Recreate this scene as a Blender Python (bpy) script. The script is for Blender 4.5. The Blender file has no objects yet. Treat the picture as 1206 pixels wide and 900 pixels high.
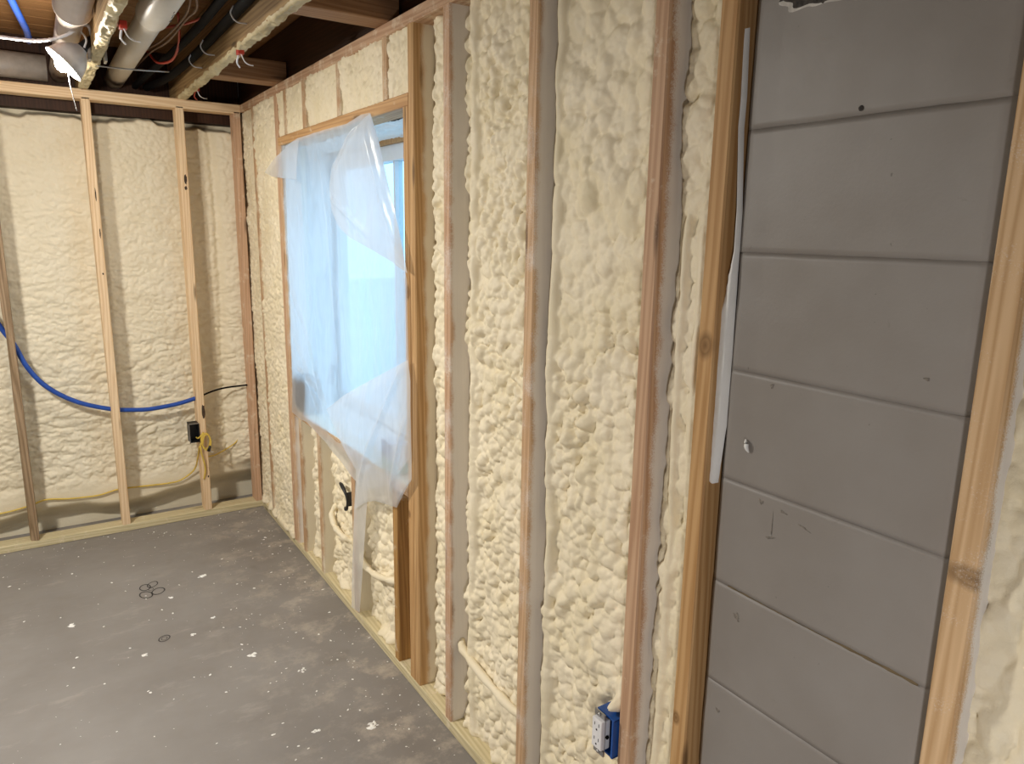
import bpy, bmesh, math, random
import numpy as np
from mathutils import Vector, Matrix

SC = bpy.context.scene
COL = SC.collection
random.seed(4)

# ------------------------------------------------------------------ camera
cam_d = bpy.data.cameras.new('camera')
cam_d.sensor_width = 36.0
cam_d.lens = 854.3 / 1206 * 36
cam_d.clip_start = 0.01
cam = bpy.data.objects.new('camera', cam_d)
COL.objects.link(cam)
Rr, Uu, Ff = (0.8379, -0.5455, 0.0156), (0.0981, 0.1786, 0.9790), (0.5369, 0.8188, -0.2032)
M = Matrix.Identity(4)
for i in range(3):
    M[i][0], M[i][1], M[i][2] = Rr[i], Uu[i], -Ff[i]
M.translation = (-0.9755, 0.0, 1.5798)
cam.matrix_world = M
SC.camera = cam

# ------------------------------------------------------------------ view, sky, lights
SC.view_settings.view_transform = 'Standard'
SC.view_settings.look = 'None'
SC.view_settings.gamma = 1.0
SC.view_settings.exposure = 0.0
SC.view_settings.use_curve_mapping = False

world = bpy.data.worlds.new('world')
SC.world = world
world.use_nodes = True
bg = world.node_tree.nodes['Background']
bg.inputs[0].default_value = (0.42, 0.68, 1.0, 1)
bg.inputs[1].default_value = 2.65


def light(name, kind, loc, power, color, size=0.1, target=None, angle=None, blend=0.6):
    d = bpy.data.lights.new(name, kind)
    d.energy = power
    d.color = color
    if kind == 'AREA':
        d.shape = 'DISK'
        d.size = size
    else:
        d.shadow_soft_size = size
    if kind == 'SPOT':
        d.spot_size = math.radians(angle)
        d.spot_blend = blend
    o = bpy.data.objects.new(name, d)
    COL.objects.link(o)
    o.location = loc
    if target is not None:
        o.rotation_euler = (Vector(target) - Vector(loc)).to_track_quat('-Z', 'Y').to_euler()
    return o


# unseen work lamps: two near the ceiling at left, one low behind the camera
light('work_light_left', 'AREA', (-1.72, 2.35, 2.10), 52, (1.0, 0.955, 0.88), 0.20, (-1.25, 2.45, 0.0))
light('work_light_near', 'AREA', (-2.4, 0.9, 2.12), 4, (1.0, 0.96, 0.90), 0.3, (-1.6, 1.2, 0.0))
light('work_light_rear', 'AREA', (-1.15, -0.42, 0.80), 9.5, (1.0, 0.97, 0.97), 0.14, (0.0, 0.35, 0.55))

# ------------------------------------------------------------------ helpers


def link(o, parent=None):
    COL.objects.link(o)
    if parent is not None:
        o.parent = parent
    return o


def mesh_obj(name, verts, faces, mat=None, parent=None, smooth=False, loc=None):
    me = bpy.data.meshes.new(name)
    me.from_pydata([tuple(v) for v in verts], [], [tuple(f) for f in faces])
    me.update()
    if smooth:
        me.polygons.foreach_set('use_smooth', [True] * len(me.polygons))
    if mat:
        me.materials.append(mat)
    o = bpy.data.objects.new(name, me)
    if loc is not None:
        o.location = loc
    return link(o, parent)


def bm_obj(name, bm, mat=None, parent=None, smooth=False, loc=None):
    me = bpy.data.meshes.new(name)
    bm.normal_update()
    bm.to_mesh(me)
    bm.free()
    if smooth:
        me.polygons.foreach_set('use_smooth', [True] * len(me.polygons))
    if mat:
        me.materials.append(mat)
    o = bpy.data.objects.new(name, me)
    if loc is not None:
        o.location = loc
    return link(o, parent)


def empty(name, loc=(0, 0, 0)):
    o = bpy.data.objects.new(name, None)
    o.location = loc
    o.empty_display_size = 0.05
    return link(o)


def tag(o, label, cat, group=None, kind=None):
    o['label'] = label
    o['category'] = cat
    if group:
        o['group'] = group
    if kind:
        o['kind'] = kind
    return o


def structure(o, label=None):
    o['kind'] = 'structure'
    if label:
        o['label'] = label
    return o


def bm_box(bm, lo, hi, bevel=0.0):
    r = bmesh.ops.create_cube(bm, size=1.0)
    vs = r['verts']
    for v in vs:
        for k in range(3):
            v.co[k] = lo[k] if v.co[k] < 0 else hi[k]
    if bevel > 0:
        es = list({e for v in vs for e in v.link_edges})
        bmesh.ops.bevel(bm, geom=es, offset=bevel, segments=2, affect='EDGES', profile=0.6)


def box(name, lo, hi, mat, parent=None, bevel=0.0):
    bm = bmesh.new()
    bm_box(bm, lo, hi, bevel)
    return bm_obj(name, bm, mat, parent)


def spline(pts, n):
    """Catmull-Rom through pts, n samples."""
    P = np.array(pts, float)
    if len(P) == 2:
        t = np.linspace(0, 1, n)[:, None]
        return P[0] * (1 - t) + P[1] * t
    P = np.vstack([2 * P[0] - P[1], P, 2 * P[-1] - P[-2]])
    m = len(P) - 3
    out = []
    for u in np.linspace(0, m - 1e-6, n):
        i = int(u)
        t = u - i
        a, b, c, d = P[i:i + 4]
        out.append(0.5 * (2 * b + (c - a) * t + (2 * a - 5 * b + 4 * c - d) * t * t + (3 * b - a - 3 * c + d) * t ** 3))
    return np.array(out)


def polyline(pts, n):
    """n samples evenly spaced along straight segments."""
    P = np.array(pts, float)
    s = np.concatenate([[0], np.cumsum(np.linalg.norm(np.diff(P, axis=0), axis=1))])
    t = np.linspace(0, s[-1], n)
    return np.stack([np.interp(t, s, P[:, k]) for k in range(P.shape[1])], 1)


def tube(name, pts, r, mat, parent=None, n=24, sides=10, rad=None):
    P = spline(pts, n)
    verts, faces = [], []
    up = np.array([0.13, 0.27, 0.95])
    for i in range(n):
        t = P[min(i + 1, n - 1)] - P[max(i - 1, 0)]
        t = t / (np.linalg.norm(t) + 1e-9)
        a = np.cross(t, up)
        if np.linalg.norm(a) < 0.1:
            a = np.cross(t, np.array([1.0, 0.1, 0]))
        a /= np.linalg.norm(a)
        b = np.cross(t, a)
        rr = r if rad is None else r * rad(i / (n - 1))
        for k in range(sides):
            w = 2 * math.pi * k / sides
            verts.append(P[i] + rr * (math.cos(w) * a + math.sin(w) * b))
    for i in range(n - 1):
        for k in range(sides):
            k2 = (k + 1) % sides
            faces.append((i * sides + k, i * sides + k2, (i + 1) * sides + k2, (i + 1) * sides + k))
    faces.append(tuple(range(sides))[::-1])
    faces.append(tuple((n - 1) * sides + k for k in range(sides)))
    return mesh_obj(name, verts, faces, mat, parent, smooth=True)


def lathe(name, prof, mat, parent=None, seg=28, origin=(0, 0, 0), axis=(0, 0, 1)):
    """prof: list of (r, h) along axis."""
    ax = Vector(axis).normalized()
    q = Vector((0, 0, 1)).rotation_difference(ax)
    o = Vector(origin)
    verts, faces = [], []
    for r, h in prof:
        for k in range(seg):
            w = 2 * math.pi * k / seg
            verts.append(o + q @ Vector((r * math.cos(w), r * math.sin(w), h)))
    for i in range(len(prof) - 1):
        for k in range(seg):
            k2 = (k + 1) % seg
            faces.append((i * seg + k, i * seg + k2, (i + 1) * seg + k2, (i + 1) * seg + k))
    return mesh_obj(name, verts, faces, mat, parent, smooth=True)


# ------------------------------------------------------------------ numpy noise
def vnoise(a, b, seed, per=64):
    rs = np.random.RandomState(seed)
    g = rs.rand(per, per)
    ia, ib = np.floor(a).astype(int), np.floor(b).astype(int)
    fa, fb = a - ia, b - ib
    fa = fa * fa * (3 - 2 * fa)
    fb = fb * fb * (3 - 2 * fb)
    i0, i1, j0, j1 = ia % per, (ia + 1) % per, ib % per, (ib + 1) % per
    return (g[i0, j0] * (1 - fa) * (1 - fb) + g[i1, j0] * fa * (1 - fb) + g[i0, j1] * (1 - fa) * fb + g[i1, j1] * fa * fb) * 2 - 1


def fbm(a, b, seed, octv=4):
    s, amp, tot = 0, 1.0, 0
    for k in range(octv):
        s = s + amp * vnoise(a * 2 ** k + 7.3 * k, b * 2 ** k + 3.1 * k, seed + k)
        tot += amp
        amp *= 0.5
    return s / tot


def smooth(x, a, b):
    t = np.clip((x - a) / (b - a), 0, 1)
    return t * t * (3 - 2 * t)


def bubbles(A, B, rmin, rmax, seed, cover=2.2, stretch=1.0, power=1.0):
    """Height of crowded domes over the grid (A along columns, B along rows), in metres."""
    a, b = A[0], B[:, 0]
    da, db = a[1] - a[0], b[1] - b[0]
    wA = A + 0.007 * fbm(A * 45, B * 45, seed + 50, 2)
    wB = B + 0.007 * fbm(A * 45, B * 45, seed + 60, 2)
    rs = np.random.RandomState(seed)
    H = np.zeros_like(A)
    rm = 0.5 * (rmin + rmax)
    area = (a[-1] - a[0]) * (b[-1] - b[0])
    n = int(cover * area / (math.pi * rm * rm * stretch)) + 4
    for _ in range(n):
        r = rmin + (rmax - rmin) * rs.rand() ** 1.6
        ca = a[0] + rs.rand() * (a[-1] - a[0])
        cb = b[0] + rs.rand() * (b[-1] - b[0])
        st = stretch * (0.75 + 0.5 * rs.rand())
        off = rs.rand() * 0.35
        i0 = max(0, int((ca - r - 0.008 - a[0]) / da))
        i1 = min(len(a), int((ca + r + 0.008 - a[0]) / da) + 2)
        j0 = max(0, int((cb - r * st - 0.008 - b[0]) / db))
        j1 = min(len(b), int((cb + r * st + 0.008 - b[0]) / db) + 2)
        if i1 <= i0 or j1 <= j0:
            continue
        q = ((wA[j0:j1, i0:i1] - ca) / r) ** 2 + ((wB[j0:j1, i0:i1] - cb) / (r * st)) ** 2
        h = r * (np.sqrt(np.clip(1 - q, 0, 1)) - off) * (q < 1)
        H[j0:j1, i0:i1] = np.maximum(H[j0:j1, i0:i1], h)
    return H


def grid_mesh(name, V, mat, parent=None):
    """V: (rows, cols, 3) array of points."""
    nr, nc = V.shape[:2]
    me = bpy.data.meshes.new(name)
    me.vertices.add(nr * nc)
    me.vertices.foreach_set('co', V.reshape(-1).astype(np.float32))
    idx = np.arange(nr * nc).reshape(nr, nc)
    q = np.stack([idx[:-1, :-1], idx[:-1, 1:], idx[1:, 1:], idx[1:, :-1]], -1).reshape(-1, 4)
    me.loops.add(q.size)
    me.loops.foreach_set('vertex_index', q.reshape(-1).astype(np.int32))
    me.polygons.add(len(q))
    me.polygons.foreach_set('loop_start', np.arange(0, q.size, 4, dtype=np.int32))
    me.polygons.foreach_set('use_smooth', np.ones(len(q), dtype=bool))
    me.update(calc_edges=True)
    me.validate()
    me.materials.append(mat)
    o = bpy.data.objects.new(name, me)
    return link(o, parent)


# ------------------------------------------------------------------ materials
def mat_new(name):
    m = bpy.data.materials.new(name)
    m.use_nodes = True
    nt = m.node_tree
    return m, nt, nt.nodes['Principled BSDF']


def node(nt, typ, **kw):
    n = nt.nodes.new(typ)
    for k, v in kw.items():
        setattr(n, k, v)
    return n


def ramp(nt, fac, stops, interp='LINEAR'):
    r = node(nt, 'ShaderNodeValToRGB')
    r.color_ramp.interpolation = interp
    e = r.color_ramp.elements
    while len(e) < len(stops):
        e.new(0.5)
    for el, (p, c) in zip(e, stops):
        el.position = p
        el.color = c if len(c) == 4 else (*c, 1)
    nt.links.new(fac, r.inputs[0])
    return r


def noise(nt, vec, scale, detail=3, rough=0.55, dist=0.0):
    n = node(nt, 'ShaderNodeTexNoise')
    n.inputs['Scale'].default_value = scale
    n.inputs['Detail'].default_value = detail
    n.inputs['Roughness'].default_value = rough
    n.inputs['Distortion'].default_value = dist
    if vec is not None:
        nt.links.new(vec, n.inputs['Vector'])
    return n


def mapping(nt, vec, scale=(1, 1, 1), loc=None):
    m = node(nt, 'ShaderNodeMapping')
    m.inputs['Scale'].default_value = scale
    nt.links.new(vec, m.inputs['Vector'])
    if loc is not None:
        nt.links.new(loc, m.inputs['Location'])
    return m.outputs[0]


def mixc(nt, fac, a, b, mode='MIX'):
    m = node(nt, 'ShaderNodeMix', data_type='RGBA', blend_type=mode)
    for sock, v in ((m.inputs['Factor'], fac), (m.inputs[6], a), (m.inputs[7], b)):
        if hasattr(v, 'is_linked') or isinstance(v, bpy.types.NodeSocket):
            nt.links.new(v, sock)
        elif isinstance(v, (int, float)):
            sock.default_value = v
        else:
            sock.default_value = v if len(v) == 4 else (*v, 1)
    return m.outputs[2]


def math_n(nt, op, a, b=None, clamp=False):
    m = node(nt, 'ShaderNodeMath', operation=op, use_clamp=clamp)
    for sock, v in ((m.inputs[0], a), (m.inputs[1], b)):
        if v is None:
            continue
        if isinstance(v, (int, float)):
            sock.default_value = v
        else:
            nt.links.new(v, sock)
    return m.outputs[0]


def bump(nt, bsdf, height, strength, dist):
    b = node(nt, 'ShaderNodeBump')
    b.inputs['Strength'].default_value = strength
    b.inputs['Distance'].default_value = dist
    nt.links.new(height, b.inputs['Height'])
    nt.links.new(b.outputs[0], bsdf.inputs['Normal'])


def simple(name, color, rough=0.5, metal=0.0, var=0.12, scale=30, bumpy=0.0):
    m, nt, p = mat_new(name)
    tc = node(nt, 'ShaderNodeTexCoord')
    n = noise(nt, tc.outputs['Object'], scale, 4)
    dark = tuple(c * (1 - var) for c in color)
    lite = tuple(min(1, c * (1 + var)) for c in color)
    r = ramp(nt, n.outputs[0], [(0.3, dark), (0.7, lite)])
    nt.links.new(r.outputs[0], p.inputs['Base Color'])
    p.inputs['Roughness'].default_value = rough
    p.inputs['Metallic'].default_value = metal
    if bumpy > 0:
        bump(nt, p, n.outputs[0], bumpy, 0.003)
    return m


def wood(name, light_c, dark_c, spray=None, tint=(0.78, 0.735, 0.68), front_spots=0.0, knots=0.10, knot_at=()):
    """Lumber: local z is the length, local x the depth away from the room, local y the width."""
    m, nt, p = mat_new(name)
    tc = node(nt, 'ShaderNodeTexCoord')
    oi = node(nt, 'ShaderNodeObjectInfo')
    co = node(nt, 'ShaderNodeCombineXYZ')
    for k, s in enumerate((3.1, 5.7, 40.0)):
        nt.links.new(math_n(nt, 'MULTIPLY', oi.outputs['Random'], s), co.inputs[k])
    v = mapping(nt, tc.outputs['Object'], (1, 1, 1), co.outputs[0])
    vg = mapping(nt, v, (1, 1, 0.035))
    w = node(nt, 'ShaderNodeTexWave', wave_type='BANDS', bands_direction='DIAGONAL')
    w.inputs['Scale'].default_value = 38
    w.inputs['Distortion'].default_value = 7
    w.inputs['Detail'].default_value = 2
    w.inputs['Detail Scale'].default_value = 1.2
    nt.links.new(vg, w.inputs['Vector'])
    fine = noise(nt, mapping(nt, v, (1, 1, 0.02)), 220, 3)
    broad = noise(nt, mapping(nt, v, (1, 1, 0.25)), 9, 3)
    g = math_n(nt, 'ADD', math_n(nt, 'MULTIPLY', w.outputs['Fac'], 0.42), math_n(nt, 'MULTIPLY', fine.outputs[0], 0.3))
    g = math_n(nt, 'ADD', g, math_n(nt, 'MULTIPLY', broad.outputs[0], 0.36))
    col = ramp(nt, g, [(0.22, light_c), (0.62, tuple((a + b) / 2 for a, b in zip(light_c, dark_c))), (0.95, dark_c)]).outputs[0]
    # knots
    vo = node(nt, 'ShaderNodeTexVoronoi')
    vo.inputs['Scale'].default_value = 1.0
    nt.links.new(mapping(nt, v, (16, 16, 2.6)), vo.inputs['Vector'])
    kf = ramp(nt, vo.outputs['Distance'], [(knots * 0.6, (1, 1, 1)), (knots * 1.5, (0, 0, 0))]).outputs[0]
    col = mixc(nt, math_n(nt, 'MULTIPLY', kf, 0.75), col, tuple(c * 0.28 for c in dark_c))
    sp = node(nt, 'ShaderNodeSeparateXYZ')
    nt.links.new(tc.outputs['Object'], sp.inputs[0])
    for ky, kz, ry, rz in knot_at:
        wz = math_n(nt, 'ADD', sp.outputs[2], math_n(nt, 'MULTIPLY', math_n(nt, 'SUBTRACT', broad.outputs[0], 0.5), 0.02))
        d1 = math_n(nt, 'DIVIDE', math_n(nt, 'SUBTRACT', sp.outputs[1], ky), ry)
        d2 = math_n(nt, 'DIVIDE', math_n(nt, 'SUBTRACT', wz, kz), rz)
        d = math_n(nt, 'SQRT', math_n(nt, 'ADD', math_n(nt, 'MULTIPLY', d1, d1), math_n(nt, 'MULTIPLY', d2, d2)))
        kf = ramp(nt, d, [(0.0, (0.9, 0.9, 0.9)), (0.35, (0.55, 0.55, 0.55)), (0.5, (0.75, 0.75, 0.75)), (0.8, (0.25, 0.25, 0.25)), (1.0, (0, 0, 0))]).outputs[0]
        col = mixc(nt, kf, col, tuple(c * 0.45 for c in dark_c))
    # scattered foam mist and flecks
    if front_spots > 0:
        sn = noise(nt, v, 14, 5, 0.7)
        sf = ramp(nt, sn.outputs[0], [(0.62 - front_spots * 0.25, (0, 0, 0)), (0.75 - front_spots * 0.15, (1, 1, 1))]).outputs[0]
        col = mixc(nt, math_n(nt, 'MULTIPLY', sf, 0.8), col, (0.80, 0.70, 0.54))
    if spray is not None:
        sx = node(nt, 'ShaderNodeSeparateXYZ')
        nt.links.new(tc.outputs['Object'], sx.inputs[0])
        n1 = noise(nt, v, 11, 3)
        n2 = noise(nt, v, 420, 2, 0.7)
        t = math_n(nt, 'ADD', sx.outputs[0], math_n(nt, 'MULTIPLY', math_n(nt, 'SUBTRACT', n1.outputs[0], 0.5), 0.035))
        t = math_n(nt, 'ADD', t, math_n(nt, 'MULTIPLY', math_n(nt, 'SUBTRACT', n2.outputs[0], 0.5), 0.034))
        sf = ramp(nt, t, [(0.0, (0, 0, 0)), (1.0, (1, 1, 1))])
        sf.color_ramp.elements[0].position = max(0.0, spray - 0.006)
        sf.color_ramp.elements[1].position = spray + 0.007
        col = mixc(nt, math_n(nt, 'MULTIPLY', sf.outputs[0], 0.93), col, tint)
    nt.links.new(col, p.inputs['Base Color'])
    p.inputs['Roughness'].default_value = 0.62
    p.inputs['Specular IOR Level'].default_value = 0.3
    bump(nt, p, g, 0.25, 0.0015)
    return m


def foam_mat(name, base, dark, fine=0.35, scale=260):
    m, nt, p = mat_new(name)
    tc = node(nt, 'ShaderNodeTexCoord')
    n = noise(nt, tc.outputs['Object'], 6, 4, 0.6)
    f = noise(nt, tc.outputs['Object'], scale, 3, 0.6)
    col = ramp(nt, n.outputs[0], [(0.28, dark), (0.62, base)]).outputs[0]
    nt.links.new(col, p.inputs['Base Color'])
    p.inputs['Roughness'].default_value = 0.55
    p.inputs['Specular IOR Level'].default_value = 0.35
    p.inputs['Subsurface Weight'].default_value = 0.0
    bump(nt, p, f.outputs[0], fine, 0.002)
    return m


W_MID = wood('stud_wood', (0.66, 0.45, 0.27), (0.42, 0.24, 0.12), spray=0.006)
W_RED = wood('reddish_stud_wood', (0.62, 0.41, 0.26), (0.40, 0.22, 0.125), spray=0.018, front_spots=0.1)
W_GOLD = wood('golden_stud_wood', (0.60, 0.37, 0.17), (0.36, 0.18, 0.06), knot_at=((0.020, 1.350, 0.022, 0.030), (0.028, 0.605, 0.012, 0.018)))
W_HEAD = wood('header_wood', (0.62, 0.38, 0.18), (0.38, 0.19, 0.07), front_spots=0.12)
W_THIN = wood('thin_reddish_stud_wood', (0.62, 0.41, 0.26), (0.40, 0.22, 0.125), spray=0.004, tint=(0.77, 0.73, 0.675), front_spots=0.1)
W_KING = wood('golden_king_stud_wood', (0.60, 0.38, 0.18), (0.36, 0.19, 0.07), spray=0.035, tint=(0.74, 0.66, 0.52))
W_NEAR = wood('pale_grained_stud_wood', (0.72, 0.50, 0.29), (0.46, 0.27, 0.12), spray=0.012, tint=(0.84, 0.82, 0.80), knot_at=((0.006, 1.150, 0.050, 0.020),))
W_PALE = wood('pale_stud_wood', (0.86, 0.66, 0.43), (0.64, 0.42, 0.23))
W_PINK = wood('pinkish_stud_wood', (0.66, 0.44, 0.29), (0.46, 0.27, 0.16), front_spots=0.22)
W_PLATE = wood('sprayed_plate_wood', (0.60, 0.40, 0.26), (0.38, 0.21, 0.12), front_spots=0.42)
W_CRIP = wood('cripple_wood', (0.58, 0.38, 0.22), (0.36, 0.20, 0.10), spray=0.003, tint=(0.80, 0.73, 0.56), front_spots=0.15)
W_BARE = wood('bare_cripple_wood', (0.50, 0.29, 0.10), (0.27, 0.13, 0.04), front_spots=0.3)
W_TREAT = wood('treated_plate_wood', (0.70, 0.61, 0.39), (0.48, 0.40, 0.22), front_spots=0.25)
W_JOIST = wood('old_joist_wood', (0.42, 0.28, 0.13), (0.20, 0.11, 0.045))
W_DARK = wood('shade_darkened_ceiling_wood', (0.06, 0.024, 0.011), (0.025, 0.010, 0.005))  # dark wood taken down to near black for the shade above the plates
W_DECK = wood('subfloor_wood', (0.46, 0.25, 0.10), (0.24, 0.10, 0.04))
W_BARK = wood('waney_stud_wood', (0.40, 0.28, 0.17), (0.16, 0.10, 0.05))
W_BLOCK = wood('blocking_wood', (0.40, 0.23, 0.12), (0.22, 0.11, 0.05))

FOAM = foam_mat('cream_foam', (0.86, 0.768, 0.58), (0.80, 0.70, 0.48))
FOAM_B = foam_mat('back_wall_foam', (0.80, 0.725, 0.555), (0.74, 0.66, 0.485), fine=0.5, scale=90)
FOAM_W = foam_mat('white_foam', (0.86, 0.85, 0.82), (0.78, 0.76, 0.71))
FOAM_D = foam_mat('dirty_foam', (0.62, 0.53, 0.33), (0.34, 0.26, 0.13))

CONC = simple('grey_painted_concrete', (0.25, 0.235, 0.222), 0.7, var=0.07, scale=9)
BLACK = simple('black_plastic', (0.012, 0.012, 0.014), 0.45)
CABLE = simple('black_cable_jacket', (0.006, 0.005, 0.005), 0.8)
CABLE.node_tree.nodes['Principled BSDF'].inputs['Specular IOR Level'].default_value = 0.08
BROWNW = simple('brown_wire_jacket', (0.17, 0.09, 0.05), 0.5)
RED = simple('red_plastic', (0.42, 0.035, 0.02), 0.4)
BLUE = simple('blue_plastic_tube', (0.018, 0.075, 0.37), 0.32)
BOXBLUE = simple('blue_box_plastic', (0.008, 0.075, 0.32), 0.38)
YELLOW = simple('yellow_cable_jacket', (0.66, 0.47, 0.08), 0.45)
WHITE = simple('white_plastic', (0.80, 0.79, 0.80), 0.4, var=0.04)
STEEL = simple('zinc_steel', (0.42, 0.42, 0.42), 0.35, metal=0.9)
ALU = simple('spun_aluminium', (0.72, 0.72, 0.73), 0.4, metal=0.35, var=0.05)
DUCT = simple('galvanised_duct', (0.52, 0.46, 0.40), 0.45, metal=0.2)
PVC = simple('white_pipe_plastic', (0.66, 0.62, 0.55), 0.38, var=0.06, scale=8)
PVCG = simple('grey_pipe_plastic', (0.58, 0.50, 0.44), 0.33, var=0.08, scale=8)
VINYL = simple('white_vinyl', (0.74, 0.75, 0.76), 0.4, var=0.03)
SLOT = simple('dark_slot', (0.02, 0.02, 0.02), 0.6)
OUT = simple('outdoor_pale_ground', (0.62, 0.66, 0.68), 0.8, var=0.1, scale=2)


def floor_material():
    m, nt, p = mat_new('painted_floor')
    tc = node(nt, 'ShaderNodeTexCoord')
    v = tc.outputs['Object']
    a = noise(nt, v, 1.6, 5, 0.6)
    col = ramp(nt, a.outputs[0], [(0.3, (0.195, 0.176, 0.160)), (0.68, (0.262, 0.244, 0.228))]).outputs[0]
    # scuffs and dust streaks
    b = noise(nt, mapping(nt, v, (1.0, 2.4, 1)), 4.5, 8, 0.72)
    f = ramp(nt, b.outputs[0], [(0.56, (0, 0, 0)), (0.74, (1, 1, 1))]).outputs[0]
    col = mixc(nt, math_n(nt, 'MULTIPLY', f, 0.42), col, (0.46, 0.41, 0.36))
    # foam dust gathers in a band along the framed walls
    sx = node(nt, 'ShaderNodeSeparateXYZ')
    nt.links.new(v, sx.inputs[0])
    near = ramp(nt, math_n(nt, 'ADD', sx.outputs[0], 0.75, True), [(0.15, (0, 0, 0)), (0.75, (1, 1, 1))]).outputs[0]
    c = noise(nt, mapping(nt, v, (1.0, 1.0, 1)), 7, 8, 0.75)
    f = ramp(nt, c.outputs[0], [(0.50, (0, 0, 0)), (0.66, (1, 1, 1))]).outputs[0]
    f = math_n(nt, 'MULTIPLY', f, near)
    col = mixc(nt, math_n(nt, 'MULTIPLY', f, 0.7), col, (0.52, 0.45, 0.37))
    # brownish spots
    d = noise(nt, v, 2.8, 3)
    f = ramp(nt, d.outputs[0], [(0.66, (0, 0, 0)), (0.74, (1, 1, 1))]).outputs[0]
    col = mixc(nt, math_n(nt, 'MULTIPLY', f, 0.5), col, (0.115, 0.095, 0.07))
    # tiny paint-like specks
    e = noise(nt, v, 120, 2, 0.5)
    f = ramp(nt, e.outputs[0], [(0.775, (0, 0, 0)), (0.80, (1, 1, 1))]).outputs[0]
    col = mixc(nt, math_n(nt, 'MULTIPLY', f, 0.8), col, (0.66, 0.63, 0.58))
    nt.links.new(col, p.inputs['Base Color'])
    r = ramp(nt, b.outputs[0], [(0.3, (0.40,) * 3), (0.7, (0.62,) * 3)])
    nt.links.new(r.outputs[0], p.inputs['Roughness'])
    bump(nt, p, b.outputs[0], 0.12, 0.004)
    return m


def block_material():
    m, nt, p = mat_new('grey_painted_block')
    tc = node(nt, 'ShaderNodeTexCoord')
    v = tc.outputs['Object']
    a = noise(nt, v, 3.2, 4, 0.6)
    col = ramp(nt, a.outputs[0], [(0.3, (0.238, 0.212, 0.188)), (0.7, (0.278, 0.255, 0.234))]).outputs[0]
    b = noise(nt, mapping(nt, v, (1, 1, 1)), 9, 6, 0.68, 0.6)
    f = ramp(nt, b.outputs[0], [(0.665, (0, 0, 0)), (0.74, (1, 1, 1))]).outputs[0]
    col = mixc(nt, math_n(nt, 'MULTIPLY', f, 0.5), col, (0.11, 0.095, 0.075))
    e = noise(nt, v, 85, 2)
    f = ramp(nt, e.outputs[0], [(0.76, (0, 0, 0)), (0.79, (1, 1, 1))]).outputs[0]
    col = mixc(nt, math_n(nt, 'MULTIPLY', f, 0.6), col, (0.09, 0.08, 0.07))
    nt.links.new(col, p.inputs['Base Color'])
    p.inputs['Roughness'].default_value = 0.5
    f2 = noise(nt, v, 160, 3, 0.6)
    bump(nt, p, f2.outputs[0], 0.10, 0.002)
    return m


def plastic_material(name, alpha, trans, col=(0.90, 0.92, 0.94)):
    m, nt, p = mat_new(name)
    out = nt.nodes['Material Output']
    nt.nodes.remove(p)
    tr = node(nt, 'ShaderNodeBsdfTransparent')
    tr.inputs[0].default_value = (0.97, 0.98, 1.0, 1)
    tl = node(nt, 'ShaderNodeBsdfTranslucent')
    tl.inputs[0].default_value = (*col, 1)
    df = node(nt, 'ShaderNodeBsdfDiffuse')
    df.inputs[0].default_value = (*col, 1)
    gl = node(nt, 'ShaderNodeBsdfGlossy')
    gl.inputs['Roughness'].default_value = 0.22
    gl.inputs[0].default_value = (1, 1, 1, 1)
    tc = node(nt, 'ShaderNodeTexCoord')
    n = noise(nt, mapping(nt, tc.outputs['Object'], (1, 1.5, 0.5)), 5, 3, 0.5, 0.8)
    b = node(nt, 'ShaderNodeBump')
    b.inputs['Strength'].default_value = 0.5
    b.inputs['Distance'].default_value = 0.01
    nt.links.new(n.outputs[0], b.inputs['Height'])
    nt.links.new(b.outputs[0], gl.inputs['Normal'])
    nt.links.new(b.outputs[0], df.inputs['Normal'])
    m1 = node(nt, 'ShaderNodeMixShader')
    m1.inputs[0].default_value = trans
    nt.links.new(df.outputs[0], m1.inputs[1])
    nt.links.new(tl.outputs[0], m1.inputs[2])
    m2 = node(nt, 'ShaderNodeMixShader')
    fa = ramp(nt, n.outputs[0], [(0.35, (alpha + 0.1,) * 3), (0.7, (max(0, alpha - 0.1),) * 3)])
    nt.links.new(fa.outputs[0], m2.inputs[0])
    nt.links.new(m1.outputs[0], m2.inputs[1])
    nt.links.new(tr.outputs[0], m2.inputs[2])
    m3 = node(nt, 'ShaderNodeMixShader')
    m3.inputs[0].default_value = 0.06
    nt.links.new(m2.outputs[0], m3.inputs[1])
    nt.links.new(gl.outputs[0], m3.inputs[2])
    nt.links.new(m3.outputs[0], out.inputs['Surface'])
    return m


def glass_material():
    m, nt, p = mat_new('window_glass')
    out = nt.nodes['Material Output']
    nt.nodes.remove(p)
    tr = node(nt, 'ShaderNodeBsdfTransparent')
    tr.inputs[0].default_value = (0.88, 0.97, 0.98, 1)
    gl = node(nt, 'ShaderNodeBsdfGlossy')
    gl.inputs['Roughness'].default_value = 0.02
    mx = node(nt, 'ShaderNodeMixShader')
    mx.inputs[0].default_value = 0.06
    nt.links.new(tr.outputs[0], mx.inputs[1])
    nt.links.new(gl.outputs[0], mx.inputs[2])
    nt.links.new(mx.outputs[0], out.inputs['Surface'])
    return m


FLOOR = floor_material()
BLOCK = block_material()
SHEET = plastic_material('clear_plastic_film', 0.30, 0.66)
SHEET_THIN = plastic_material('thin_clear_plastic_film', 0.40, 0.45)
GLASS = glass_material()
BULB, nt_, p_ = mat_new('lit_bulb')
p_.inputs['Emission Color'].default_value = (1.0, 0.93, 0.82, 1)
p_.inputs['Emission Strength'].default_value = 60

# ------------------------------------------------------------------ the setting
YB = 4.0996          # front plane of the back wall's studs
ZT = 2.20            # top of the wall plates = underside of the joists
ST = 0.038           # lumber thickness
SD = 0.089           # stud depth
WX = 0.130           # inner face of the right concrete wall
XL, YF = -3.6, -1.7  # far sides of the room

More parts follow.
